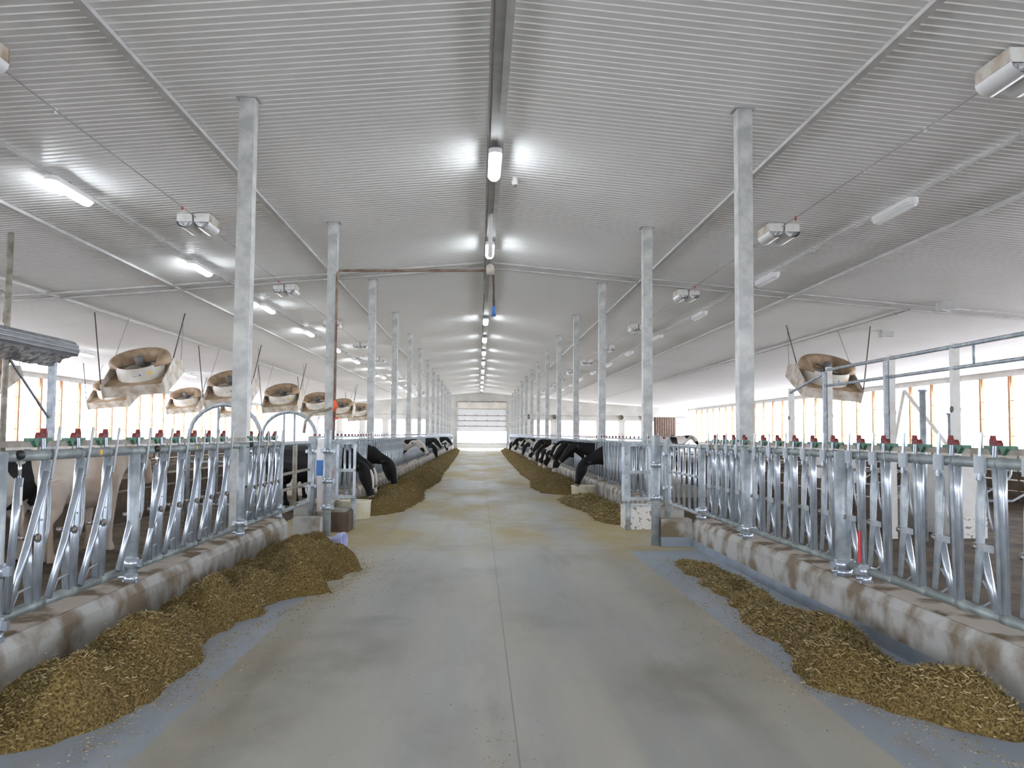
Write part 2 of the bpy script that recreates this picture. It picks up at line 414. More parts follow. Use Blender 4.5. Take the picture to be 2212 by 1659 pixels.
# conduit line on the far wall
c = MB(); c.tube([(4.3,YE-.06,4.15),(23.2,YE-.06,4.15)], .05, trimm, seg=6); c.tube([(-22,YE-.06,4.15),(-3.6,YE-.06,4.15)], .05, trimm, seg=6)
tn += 1; struct(c.build('trim_%d' % tn))
cu = MB(); cu.box((20.9,YE-1.6,1.4),(23.4,YE-1.4,4.1), browncu)
for k in range(9): cu.tube([(21.05+k*.28,YE-1.62,1.4),(21.05+k*.28,YE-1.62,4.05)], .06, browncu, seg=6)
cu.box((20.8,YE-1.7,4.0),(23.5,YE-1.3,4.2), beige)
cu.box((20.85,YE-1.6,-.02),(20.97,YE-1.48,4.0), browncu); cu.box((23.33,YE-1.6,-.02),(23.45,YE-1.48,4.0), browncu)
tag(cu.build('curtain_screen'), 'brown curtain screen hung in front of the far wall corner', 'curtain')
# barrel fans of the end wall
for i, c_ in enumerate((5.9, 9.0, 11.7, 17.1, 19.8)):
    fm = MB(); fm.lathe([(.05,0),(.26,.02),(.26,.3),(.3,.34)], dirtym, seg=14, M=Matrix.Translation((c_, YE-.05, 3.95)) @ Matrix.Rotation(PI/2,4,'X') @ Matrix.Rotation(0,4,'Z'))
    fm.sq((c_,YE-.02,4.1),(c_,YE-.3,4.2), .06, dirtym)
    tag(fm.build('wall_fan'), 'small round fan on the far wall above the windows, %s from the big door' % ORD[i], 'fan', 'small fans on the far wall')

# ------------------------------------------------------------------ columns
COLY = [12.4+7.32*k for k in range(13)]
for side, x in (('left', CX-3.55), ('right', CX+3.55)):
    for k, y in enumerate(COLY):
        mb = MB(); w = .105; h = cz(x)
        b0 = .0
        mb.box((-w,-w,b0),(w,w,h), galvco)
        xs_ = -1 if side == 'left' else 1
        o = mb.build('steel_column', None, (x, y, 0))
        tag(o, 'square galvanised steel column on the %s feed curb, %s from the viewer' % (side, ORD[k]), 'column', 'columns along the feed curbs', 'thing')
        c = MB(); c.box((-w-.05,-w-.03,h-.02),(w+.05,w+.03,h-.004), galvco)
        if k < 5: c.build('cap_plate', o)
# thin pipe columns of the stall rows
for i, (x, y) in enumerate(((-9.9, 18.7),)):
    mb = MB(); mb.tube([(0,0,-.02),(0,0,cz(x)+.02)], .062, dirtym, seg=14)
    o = mb.build('pipe_column', None, (x,y,0)); tag(o, 'round pipe column behind the left headlocks rising past the grey hood', 'column', None, 'thing')
    MB().tube([(-.55,-.1,cz(x)-1.25),(-.12,-.02,cz(x)-1.25),(-.06,0,cz(x)-1.32),(-.06,0,cz(x)-1.9)], .035, dirtym, seg=8).build('elbow_pipe', o)

# ------------------------------------------------------------------ lights
def lamp(lit):
    r = empty('ceiling_light')
    n_ = 20
    def sh(hw, hl, z0, z1, mt, nm, ins):
        pts = arc(0, hl-hw, hw, 0, 180, 8) + arc(0, -hl+hw, hw, 180, 360, 8)
        vs = [(x,y,z1) for x,y in pts] + [(x,y,(z0+z1)/2) for x,y in pts] + [(x*ins,y*(1-(1-ins)*hw/hl),z0) for x,y in pts]; n = len(pts)
        fs = [tuple(range(n)), tuple(range(3*n-1,2*n-1,-1))] + [(k, (k+1)%n, n+(k+1)%n, n+k) for k in range(n)] + [(n+k, n+(k+1)%n, 2*n+(k+1)%n, 2*n+k) for k in range(n)]
        return recalc(MB().add(vs, fs, mt, False).build(nm, r))
    sh(.115,.79,-.085,.0, lampo, 'housing', 1)
    sh(.095,.77,-.15,-.08, lampm if lit else lampo, 'diffuser', .62)
    MB().box((-.02,-.02,0),(.02,.02,.08), galv).build('bracket', r)
    return r
LIT, UNL = lamp(True), lamp(False)
used = {}
def place(proto, key, loc, label, cat, group, rz=None):
    if key in used: o = copy_tree(proto)
    else: o = proto; used[key] = 1
    o.location = loc
    if rz is not None: o.rotation_euler = (0,0,rz)
    tag(o, label, cat, group); return o
for k in range(12):
    y = 15.5+7.3*k
    if y > YE-2: break
    if k != 2: place(LIT, 'lit', (CX, y, cz(CX)-.17), 'lit strip light under the ridge, %s from the viewer' % ORD[k], 'light', 'lit lights along the ridge')
    x = CX-7.5; place(LIT, 'lit', (x, y+.1, cz(x)-.09), 'lit strip light in the row left of the ridge, %s from the viewer' % ORD[k], 'light', 'lit lights left of the ridge')
    x = CX+7.5; place(UNL, 'unl', (x, y+.5, cz(x)-.09), 'unlit white strip light right of the ridge, %s from the viewer' % ORD[k], 'light', 'unlit lights right of the ridge')
for k, y in enumerate((40, 54.6, 69.2, 83.8)):
    x = -17.7; place(LIT, 'lit', (x, y, cz(x)-.09), 'lit strip light in the outer row by the left wall, %s from the viewer' % ORD[k], 'light', 'lit lights by the left wall')
# conduits that carry the rows
for nm, x, lab in (('left', CX-7.5, 'thin grey conduit along the lit light row left of the ridge'), ('right', CX+7.5, 'thin dark conduit along the unlit light row right of the ridge'), ('far', CX+12.8, 'thin dark pipe on the ceiling near the right wall, beyond the fan')):
    y1 = YE-1 if nm != 'far' else 96
    mb = MB(); y0 = YB+1 if nm != 'far' else 26.0; mb.tube([(x,y0,cz(x)-.05),(x,y1,cz(x)-.05)], .028, ridgem, seg=8)
    for j in range(22):
        yy = y0+1+j*4; mb.box((x-.05,yy,cz(x)-.09),(x+.05,yy+.04,cz(x)-.0), trimm)
    tag(mb.build('conduit'), lab, 'conduit')
mb = MB(); mb.tube([(CX-.1,YB+1,cz(CX)-.115),(CX-.1,YE-1,cz(CX)-.115)], .016, cordm, seg=6); tag(mb.build('ridge_cable'), 'dark cable running under the ridge between the lit lights', 'cable')
mb = MB(); mb.tube([(CX-12.6,YB+1,cz(CX-12.6)-.05),(CX-12.6,YE-1,cz(CX-12.6)-.05)], .03, trimm, seg=8); tag(mb.build('conduit'), 'pale conduit on the ceiling above the left fan row', 'conduit')
# winter air inlets with pull cables
def inlet():
    r = empty('ceiling_inlet')
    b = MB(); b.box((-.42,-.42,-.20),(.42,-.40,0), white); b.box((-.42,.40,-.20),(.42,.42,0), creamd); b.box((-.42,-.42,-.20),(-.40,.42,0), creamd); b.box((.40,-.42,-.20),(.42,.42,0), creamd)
    b.build('box', r)
    for s in (-1, 1):
        vs = []
        for i in range(9):
            a = PI*i/8; xx = s*.21 + .205*math.cos(a); zz = -.19-.17*math.sin(a)
            vs += [(xx,-.44,zz),(xx,.44,zz)]
        fs = [(2*i,2*i+2,2*i+3,2*i+1) for i in range(8)]
        m_ = MB(); m_.add(vs, fs, lampo, True)
        m_.add([(x_,y_,z_+.012) for x_,y_,z_ in vs], [tuple(reversed(f)) for f in fs], foil, True)
        vs2 = [(s*.21 + .19*math.cos(PI*i/8), -.36, -.17-.15*math.sin(PI*i/8)) for i in range(9)]
        m_.add(vs2 + [(x_,.36,z_) for x_,_,z_ in vs2], [tuple(range(9)), tuple(range(17,8,-1))], foil)
        m_.build('baffle', r)
    MB().sq((0,-.46,-.02),(0,-.43,-.20), .03, seam).build('bracket', r)
    return r
INL = inlet(); INL.scale = (.8,.85,.85)
for side, s in (('left',-1),('right',1)):
    x = CX+s*6.15; mb = MB(); pts = []
    for k in range(11):
        y = 10.0+8.45*k
        place(INL, 'inl', (x, y, cz(x)-.02), 'white twin-baffle air inlet box under the %s ceiling slope, %s from the viewer' % (side, ORD[k]), 'air inlet', 'air inlets under the %s slope' % side)
    mb.tube([(x-.05*s, -5, cz(x)-.10), (x-.05*s, 96, cz(x)-.10)], .008, cablem, seg=5)
    o = mb.build('pull_cable'); tag(o, 'thin steel pull cable linking the %s row of air inlets' % side, 'cable')
    for y in (12.2,14.2,17.4,25.8): MB().box((x-.015,y,cz(x)-.12),(x+.015,y+.03,cz(x)-.04), redb if y > 17 else lampo).build('cable_clip', o)

for i, (x, y, s) in enumerate(((14.6,31,1),(13.4,24.7,1))):
    b = MB(); b.box((-.22,-.15,-.22),(.22,.15,0), ridgem); b.sq((-.1,-.02,-.22),(.14,-.02,-.3), .03, lampo)
    o = b.build('junction_box', None, (x,y,cz(x))); tag(o, ('small grey box on the ceiling near the right edge, above the pipe frame' if i else 'small grey box on the ceiling beside the right fan'), 'box')
b = MB(); b.lathe([(.0,-.16),(.05,-.15),(.07,-.10),(.05,-.04),(.06,0)], white, seg=14); o = b.build('security_camera', None, (CX+.42, 15.0+1.9, cz(CX+.42)-.0)); tag(o, 'small white dome camera on the ceiling beside the nearest ridge light', 'camera')
MB().lathe([(0,-.19),(.03,-.185),(.04,-.15)], seam, seg=10).build('lens', o)

# ------------------------------------------------------------------ cyclone fans
def fan(mirror):
    r = empty('cyclone_fan'); s = -1 if mirror else 1
    T = Matrix.Rotation(R(-5*s),4,'Y') @ Matrix.Rotation(R(24),4,'X')
    b = MB()
    b.lathe([(.80,-.28),(.80,.20)], cream, 44, T); b.lathe([(.62,-.28),(.62,.0)], cream, 44, T) if False else None; b.build('shroud', r)
    # inlet bell: a rolled horseshoe lip, widest at the back, none at the front edge
    b = MB(); nn = 60; vs = []; K = 12
    for k in range(nn):
        a = 2*PI*k/nn; da = abs(((a + PI/2 + PI) % (2*PI)) - PI)      # angle away from the front
        f = min(1, max(0, (da-R(48))/R(34))); f = f*f*(3-2*f)
        rin = .785-.165*f; rout = .793+.217*f; rc = (rin+rout)/2; rr = (rout-rin)/2
        prof = [(rin,-.05),(rin,.18)] + [(rc-rr*math.cos(PI*q/K), .20+1.15*rr*math.sin(PI*q/K)) for q in range(K+1)] + [(rout-.01*f,.14-.04*f),(.79,.10)]
        for (pr, pz) in prof: vs.append((pr*math.cos(a), pr*math.sin(a), pz))
    m_n = K+5
    b.add(vs, [(k*m_n+i, ((k+1)%nn)*m_n+i, ((k+1)%nn)*m_n+i+1, k*m_n+i+1) for k in range(nn) for i in range(m_n-1)], tanpl, True, T); b.build('inlet_bell', r)
    b = MB(); b.lathe([(.772,.17),(.70,-.0),(.66,-.28)], cream, 44, T); b.build('throat', r)
    # square deck with round hole
    n = 44; vs = []
    for k in range(n):
        a = 2*PI*k/n; c_, s_ = math.cos(a), math.sin(a); q = 1.0/max(abs(c_),abs(s_))
        vs += [(c_*.78,s_*.78,-.27),(c_*q,s_*q,-.27),(c_*.78,s_*.78,-.30),(c_*q,s_*q,-.30)]
    fs = []
    for k in range(n):
        j = (k+1)%n; fs += [(4*k,4*k+1,4*j+1,4*j),(4*k+2,4*j+2,4*j+3,4*k+3),(4*k+1,4*k+3,4*j+3,4*j+1)]
    b = MB(); b.add(vs, fs, tanpl, False, T); b.build('deck', r)
    b = MB(); b.box((-1.0,-1.10,-.62),(1.0,-1.07,-.27), creamd, T); b.build('skirt_panel', r); b = MB(); b.box((-1.0,1.07,-.62),(1.0,1.10,-.27), creamd, T); b.build('skirt_panel', r)
    for sx in (-1, 1):
        b = MB(); x0 = sx*1.0
        b.add([(x0,-1.12,-.66),(x0,1.12,-.66),(x0,1.12,-.20),(x0,.3,.12),(x0,-1.12,-.16),(x0+sx*.03,-1.12,-.66),(x0+sx*.03,1.12,-.66),(x0+sx*.03,1.12,-.20),(x0+sx*.03,.3,.12),(x0+sx*.03,-1.12,-.16)],
              [(0,1,2,3,4),(9,8,7,6,5),(0,5,6,1),(1,6,7,2),(2,7,8,3),(3,8,9,4),(4,9,5,0)], creamd, False, T)
        b.add([(x0,1.12,-.20),(x0,.3,.12),(x0*.78,.55,.02)], [(0,1,2),(2,1,0)], tanpl, False, T)
        b.build('side_panel', r)
    b = MB(); b.tube([(0,0,.02),(0,0,.10),(0,0,.36),(0,0,.40)], [.10,.15,.15,.08], darkg, 16, M=T)
    for a in (0,90,180,270): b.tube([(math.cos(R(a+20))*.12,math.sin(R(a+20))*.12,.15),(math.cos(R(a+20))*.76,math.sin(R(a+20))*.76,.10)], .018, darkg, 6, M=T)
    b.build('motor', r)
    for k in range(4):
        b = MB(); A = T @ Matrix.Rotation(R(90*k),4,'Z')
        b.add([(.08,-.06,-.06),(.70,-.13,-.12),(.72,.13,-.02),(.08,.06,0),(.08,-.06,-.07),(.70,-.13,-.13),(.72,.13,-.03),(.08,.06,-.01)],
              [(0,1,2,3),(7,6,5,4),(0,4,5,1),(1,5,6,2),(2,6,7,3),(3,7,4,0)], darkg, False, A); b.build('blade', r)
    # stickers on the shroud
    def patch(a0, a1, z0, z1, mt, nm, rr=.806):
        m_ = MB(); nn = 4; vs = []
        for i in range(nn+1):
            a = R(a0+(a1-a0)*i/nn); vs += [(rr*math.cos(a),rr*math.sin(a),z0),(rr*math.cos(a),rr*math.sin(a),z1)]
        m_.add(vs, [(2*i,2*i+2,2*i+3,2*i+1) for i in range(nn)], mt, True, T); m_.build(nm, r)
    patch(-58,-50,-.05,.02, yellow, 'yellow_sticker'); patch(-78,-74,-.06,.0, bluepl, 'blue_emblem'); patch(-95,-81,-.06,-.045, cablem, 'grey_lettering'); patch(-93,-84,-.10,-.09, cablem, 'grey_lettering')
    # hanging chains
    for (px, py, pz, fx, fy, th) in ((-s,-1.06,-.2,1.2,-.1,1),(s,.30,.14,1.25,.3,1),(-s,.30,.14,.75,.5,0),(s,1.0,-.2,.9,.4,0)):
        p = T @ Vector((px*1.02, py, pz)); xx = px*fx*1.0; yy = p.y+fy
        c = MB(); c.tube([tuple(p),(xx,yy,3.2)], .022 if th else .012, cordm if th else cablem, 6); c.build('hanging_chain', r)
    return r
FL, FR = fan(False), fan(True)
def setfan(proto, key, x, y, z, label, group):
    o = place(proto, key, (x,y,z), label, 'fan', group)
    # chains reach the ceiling
    for ch in KIDS(o):
        if ch.name.startswith('hanging_chain'):
            me = ch.data.copy(); ch.data = me
            zt = cz(x)-z-.02
            zmax = max(v.co.z for v in me.vertices); zmin = min(v.co.z for v in me.vertices)
            for v in me.vertices:
                if v.co.z > 2: v.co.z = cz(v.co.x+x)-z-.0
    return o
FZ = 4.0
for k, y in enumerate((30.4,41.2,52,63,74,85)):
    setfan(FL, 'fl', -11.55, y, FZ, 'tan-mouthed cyclone fan hanging in the inner left row, %s from the viewer' % ORD[k], 'cyclone fans in the inner left row')
for k, y in enumerate((34.2,46.6,58,69.5)):
    setfan(FL, 'fl', -19.1, y, FZ, 'tan-mouthed cyclone fan hanging in the outer left row near the windows, %s from the viewer' % ORD[k], 'cyclone fans in the outer left row')
setfan(FR, 'fr', 12.48, 31.2, FZ+.12, 'tan-mouthed cyclone fan hanging on the right behind the pipe frame', None)

# ------------------------------------------------------------------ curbs
def curb(side, y0, y1, label):
    s = 1 if side == 'right' else -1; xf = XR if s > 0 else XL
    xi = xf - s*.14
    prof = [(xi,0),(xi,.37),(xi+s*.05,.445),(xi+s*.09,.45),(xi+s*.50,.45),(xi+s*.50,-.1),(xi,-.1)]
    r = empty('feed_curb', (0,0,0))
    m_ = MB(); m_.prism([(u, w) for u, w in prof], y0, y1, conc); recalc(m_.build('curb_body', r))
    t = MB(); t.prism([(xi+s*.045,.4386),(xi+s*.09,.456),(xi+s*.502,.462),(xi+s*.502,.44)], y0, y1, curbtop); recalc(t.build('dusty_top', r))
    if y0 < 10:
        b = MB(); b.prism([(xi-s*.004,0),(xi-s*.004,.12),(xi+s*.01,.12),(xi+s*.01,0)], y0, y1, bluep); recalc(b.build('painted_band', r))
    tag(r, label, 'curb'); return r
curb('left', YB, 14.15, 'near concrete feed curb under the left headlocks, stained brown and white')
curb('right', YB, 14.3, 'near concrete feed curb under the right headlocks with blue-grey painted foot')
curb('left', 17.0, YE, 'far concrete feed curb on the left beyond the crossover')
curb('right', 17.0, YE, 'far concrete feed curb on the right beyond the white waterer')

# ------------------------------------------------------------------ headlocks
ZL, ZR, ZU = .56, 1.625, 1.735
def stanchion(side):
    """fixed tube with its swing bar, bolt, latch as sub-parts; local origin on the fence line"""
    r = {}
    a = -1 if side == 'right' else 1    # towards alley: +X on left, -X on right
    if side == 'left':
        m_ = MB(); m_.tube([(0,0,1.60),(0,-.015,1.45),(0,-.035,1.0),(0,-.05,ZL-.0)], [.026,.038,.038,.032], galvsh, 12, flat=.85, side=(0,1,0))
        m_.tube([(.01,.03,1.50),(.01,.075,1.30),(.01,.07,1.08),(.01,.02,.98)], [.012,.014,.014,.012], galv, 6)
        m_.tube([(.01,-.02,1.16),(.03,-.07,1.16)], .007, galvsh, 6)
        r['fixed'] = m_.mesh('fixed_tube')
        m_ = MB(); m_.tube([(.035,-.03,1.50),(.038,-.14,1.28),(.038,-.29,.98),(.035,-.51,ZL+.03)], .027, galvsh, 10)
        m_.tube([(.03,-.005,1.58),(.035,-.05,1.42)], [.02,.034], galv, 8, flat=.6)
        r['swing'] = m_.mesh('swing_bar')
        m_ = MB(); m_.tube([(0,-.20,1.05),(0,-.19,.86),(0,-.15,ZL)], [.026,.034,.028], galvsh, 10, flat=.8)
        r['short'] = m_.mesh('short_tube')
        m_ = MB(); m_.tube([(-.05,-.225,1.05),(.09,-.225,1.05)], .018, boltm, 10); m_.tube([(.07,-.225,1.05),(.095,-.225,1.05)], .030, boltm, 6)
        r['bolt'] = m_.mesh('pivot_bolt')
        m_ = MB(); m_.tube([(.03,-.46,ZL+.02),(.04,-.44,ZL+.07),(.04,-.38,ZL+.14),(.03,-.20,ZL+.15)], .008, galv, 6); r['stop'] = m_.mesh('bar_stop')
        m_ = MB(); m_.sq((.05,.0,1.45),(.045,.13,1.83), .010, galv, .030)
        r['lever'] = m_.mesh('release_lever')
    else:
        m_ = MB(); m_.tube([(0,0,1.60),(0,0,1.4),(0,-.01,ZL)], .029, galvsh, 10); m_.tube([(0,.075,1.60),(0,.06,1.4),(0,.03,ZL)], .029, galv, 10)
        r['fixed'] = m_.mesh('fixed_tube')
        m_ = MB(); m_.tube([(-.02,.22,1.52),(-.02,.235,1.3),(-.02,.26,1.0),(-.02,.33,ZL+.06)], [.035,.05,.040,.030], galv, 10, flat=.6, side=(0,1,0))
        m_.tube([(-.02,.20,1.58),(-.02,.24,1.5)], [.02,.03], galv, 8)
        r['swing'] = m_.mesh('swing_bar')
        m_ = MB(); m_.tube([(.01,.27,1.02),(.01,.20,.80),(.01,.11,ZL)], .027, galvsh, 10); m_.tube([(.0,.21,1.50),(.0,.17,1.25),(.0,.13,1.15)], .008, galv, 6)
        r['short'] = m_.mesh('short_tube')
        m_ = MB(); m_.box((-.05,.06,1.0),(-.035,.30,1.05), galv); m_.tube([(-.07,.27,1.025),(.03,.27,1.025)], .022, boltm, 8); r['bolt'] = m_.mesh('pivot_clamp')
        m_ = MB(); m_.tube([(0,.36,ZL+.02),(.02,.30,ZL+.03),(.03,.22,ZL+.08),(.02,.23,ZL+.16),(0,.27,ZL+.22)], .009, galv, 6); r['stop'] = m_.mesh('bar_stop')
        m_ = MB(); m_.sq((-.05,.20,1.50),(-.045,.17,1.84), .012, galvsh, .035); m_.box((-.06,.12,1.55),(-.04,.25,1.67), galv); r['lever'] = m_.mesh('release_lever')
    dy = .10 if side == 'left' else .20
    m_ = MB(); b_ = -a*.08
    m_.prism([(dy-.06,ZU),(dy+.05,ZU),(dy+.055,ZU+.045),(dy+.035,ZU+.085),(dy+.02,ZU+.04),(dy-.035,ZU+.052),(dy-.055,ZU+.03)], b_-.02, b_+.02, redp, axis='x')
    r['red'] = m_.mesh('red_latch')
    m_ = MB()
    for q in (-.16, -.02):
        m_.prism([(dy+q-.05,ZU),(dy+q+.05,ZU),(dy+q+.02,ZU-.03),(dy+q+.005,ZU-.055),(dy+q-.02,ZU-.03)], b_+a*.02, b_+a*.05, greenp, axis='x')
    m_.box((b_+a*.025,dy-.30,ZU-.012),(b_+a*.045,dy+.08,ZU+.012), greenp)
    m_.sq((b_+a*.05,dy-.09,ZU+.01),(b_+a*.05,dy-.07,ZR-.02), .012, galvsh, .02); m_.sq((b_+a*.05,dy-.06,ZU+.01),(b_+a*.05,dy-.04,ZR-.02), .012, galvsh, .02)
    r['green'] = m_.mesh('green_catch')
    return r
ST = {'left': stanchion('left'), 'right': stanchion('right')}
def mo(name, me, parent, loc=(0,0,0)):
    o = bpy.data.objects.new(name, me); COL.objects.link(o); o.parent = parent; o.location = loc; return o
def near_panel(side, y0, y1, locks, rods, label, tags=()):
    s = 1 if side == 'right' else -1; x = XR if s > 0 else XL; a = -s
    r = empty('headlock_panel', (x, y0, 0)); tag(r, label, 'headlock fence', 'near headlock fence panels'); L = y1-y0
    m_ = MB(); m_.tube([(0,.03,ZR),(0,L-.03,ZR)], .038, galvrl, 14)
    for yl in locks:    # sleeves on the rail
        m_.tube([(0,yl-y0-.03,ZR),(0,yl-y0+.03,ZR)], .044, galvrl, 12)
    m_.build('top_rail', r)
    m_ = MB(); m_.tube([(0,.03,ZL),(0,L-.03,ZL)], .036, galvrl, 14)
    for yl in locks: m_.tube([(0,yl-y0-.10,ZL),(0,yl-y0+.02,ZL)], .040, galvrl, 12)
    m_.build('bottom_rail', r)
    m_ = MB(); m_.sq((-a*.08,0,ZU-.03),(-a*.08,L,ZU-.03), .045, dirtym); m_.build('latch_rail', r)
    for yl in locks:
        p = mo('fixed_tube', ST[side]['fixed'], r, (0, yl-y0, 0))
        for k, nm in (('swing','swing_bar'),('short','short_tube'),('bolt','pivot_bolt'),('stop','bar_stop'),('lever','release_lever'),('red','red_latch'),('green','green_catch')):
            mo(nm, ST[side][k], p)
    for yl in rods:
        m_ = MB(); yy = yl-y0; m_.tube([(a*.05,yy+.03,1.48),(a*.045,yy-.0,1.2),(a*.03,yy-.04,ZL+.02)], .026, galvsh, 12); m_.tube([(a*.05,yy+.03,1.62),(a*.05,yy+.03,1.46)], .012, chrome, 8)
        p = m_.build('control_rod', r)
        m_ = MB(); m_.lathe([(0,-.035),(.024,-.026),(.035,0),(.024,.026),(0,.035)], black, 14, Matrix.Translation((a*.05,yy+.03,ZR+.01))); m_.build('knob', p)
        m_ = MB(); m_.box((a*.077,yy-.012,1.30),(a*.080,yy+.018,1.42), lampo, Matrix.Identity(4)); m_.build('white_sticker', p)
    for yt in tags:
        m_ = MB(); m_.box((a*.034,yt-y0-.018,ZR-.02),(a*.040,yt-y0+.018,ZR+.022), yellow); m_.build('yellow_tag', r)
    return r
near_panel('left', 5.86, 8.08, [6.55,7.11,7.63], [6.08], 'nearest left headlock panel with black-knobbed rod beside its first bar', tags=(7.42,))
near_panel('left', 8.08, 11.70, [8.36+.0,8.95,9.48,10.04,10.57,11.18], [8.62], 'middle near-left headlock panel, behind the long feed heap', tags=(9.9,))
near_panel('left', 11.70, 14.1, [12.55,13.05,13.55,13.98], [12.15], 'last near-left headlock panel ending at the round-cornered crossover gate', tags=(13.2,))
near_panel('left', 2.9, 5.86, [3.4,4.0,4.6,5.2,5.7], [], 'left headlock panel cut off by the frame edge beside the sleeved post')
RP = near_panel('right', 5.4, 8.56, [5.42,5.98,6.55,7.12,7.70,8.22], [], 'nearest right headlock panel with open A-shaped bars, in front of white stall walls')
near_panel('right', 8.56, 11.7, [8.85,9.42,9.98,10.57,11.14], [], 'middle near-right headlock panel between the two big round posts', tags=(10.15,))
near_panel('right', 11.7, 14.2, [11.95,12.45,12.95,13.45], [], 'last near-right headlock panel beside the tall steel column', tags=(13.3,))
near_panel('right', 2.6, 5.4, [3.1,3.7,4.3,4.8], [], 'right headlock panel cut off by the frame edge')

def fpost(x, y, zb, h, r_, label, collars=(), flange=True, side=1):
    m_ = MB(); m_.tube([(0,0,zb),(0,0,h)], r_, galv, 18); o = m_.build('fence_post', None, (x,y,0)); tag(o, label, 'post', 'galvanised fence posts', 'thing')
    if flange:
        f = MB(); f.tube([(0,0,zb),(0,0,zb+.07)], r_+.012, galvsh, 14); f.box((-r_-.015,-.03,zb+.0),(r_+.015,.03,zb+.025), galv)
        f.tube([(-side*(r_+.05),-.03,zb+.05),(side*(r_+.0),-.03,zb+.05)], .016, galvsh, 8); f.build('foot_flange', o)
    for z in collars:
        f = MB(); f.tube([(0,0,z-.045),(0,0,z+.045)], r_+.014, galvsh, 14); f.box((-r_-.05,-.02,z-.03),(-r_,.02,z+.03), galvsh); f.box((r_,-.02,z-.03),(r_+.05,.02,z+.03), galvsh); f.build('clamp', o)
    return o
fpost(XL+.07, 5.80, .45, 1.66, .055, 'fence post at the left frame edge with clamp bands', (.90,.56))
fpost(XL+.05, 8.10, .45, 1.60, .050, 'slim fence post in the left headlock row above the stained curb joint', (.62,))
fpost(XL+.05, 11.70, .45, 1.62, .050, 'fence post in front of the left nearest steel column', (.62,))
fpost(XL, 14.12, .45, 1.66, .050, 'end post of the near left headlock row at the crossover', (.62,))
fpost(XR-.05, 8.56, .45, 1.66, .075, 'thick fence post between two right headlock panels, left of the red-marked tube', (.56,))
fpost(XR-.05, 11.65, .45, 1.62, .068, 'fence post in front of the right nearest steel column', (.58,))
fpost(XR, 14.22, .45, 1.66, .060, 'end post of the near right headlock row at the crossover', (.60,))
fpost(XR-.03, 8.22-.1, .45, .62, .045, 'short shiny rail foot on the right curb beside the red stripe', (.56,))
# red stripe

# far headlock rows
m_ = MB(); m_.box((-.045,2.805,.62),(-.03,2.835,.92), redb); m_.build('red_marker', RP)
galvfr = mat('galvanised_dull', (.22,.25,.28), (.36,.39,.42), rough=.4, metal=.3, scale=6)
def far_mesh(side, L, n):
    s = 1 if side == 'right' else -1; a = -s
    parts = {}
    m_ = MB(); m_.tube([(0,0,ZR),(0,L,ZR)], .038, galvrl, 8); parts['top_rail'] = m_.mesh('top_rail')
    m_ = MB(); m_.tube([(0,0,ZL),(0,L,ZL)], .036, galvrl, 8); parts['bottom_rail'] = m_.mesh('bottom_rail')
    m_ = MB(); m_.sq((-a*.08,0,ZU-.02),(-a*.08,L,ZU-.02), .04, galvrl); parts['latch_rail'] = m_.mesh('latch_rail')
    m_ = MB()
    m_.tube([(0,0,ZR),(0,-.02,ZL)], .035, galvfr, 6); m_.tube([(0,.07,ZR),(0,.05,ZL)], .028, galv, 6)
    m_.tube([(a*.03,-.03,1.52),(a*.03,-.18,1.0),(a*.03,-.28,ZL)], .028, galvfr, 6); m_.sq((a*.03,.05,1.5),(a*.03,.1,1.85), .012, galvsh, .03)
    m_.box((-a*.1,.05,ZU),(-a*.06,.10,ZU+.05), redp)
    parts['stanchion'] = m_.mesh('stanchion')
    m_ = MB(); m_.tube([(0,0,.45),(0,0,1.66)], .05, galv, 8); parts['post'] = m_.mesh('post')
    return parts
for side, x in (('left', XL), ('right', XR)):
    n = 13; L = 7.32; P = far_mesh(side, L, n)
    full = MB()
    start = 17.0
    k = 0; y = start; allm = None
    while y < YE-1:
        L_ = min(L, YE-.3-y)
        r = empty('headlock_panel', (x, y, 0))
        tag(r, 'far %s headlock panel beyond the crossover, %s bay from the crossover' % (side, ORD[k]), 'headlock fence', 'far %s headlock panels' % side)
        for nm in ('top_rail','bottom_rail','latch_rail','post'): mo(nm, P[nm], r)
        for j in range(n): mo('stanchion', P['stanchion'], r, (0, .45+j*L/n, 0))
        if L_ < L-.1: r.scale = (1, L_/L, 1)
        y += L; k += 1

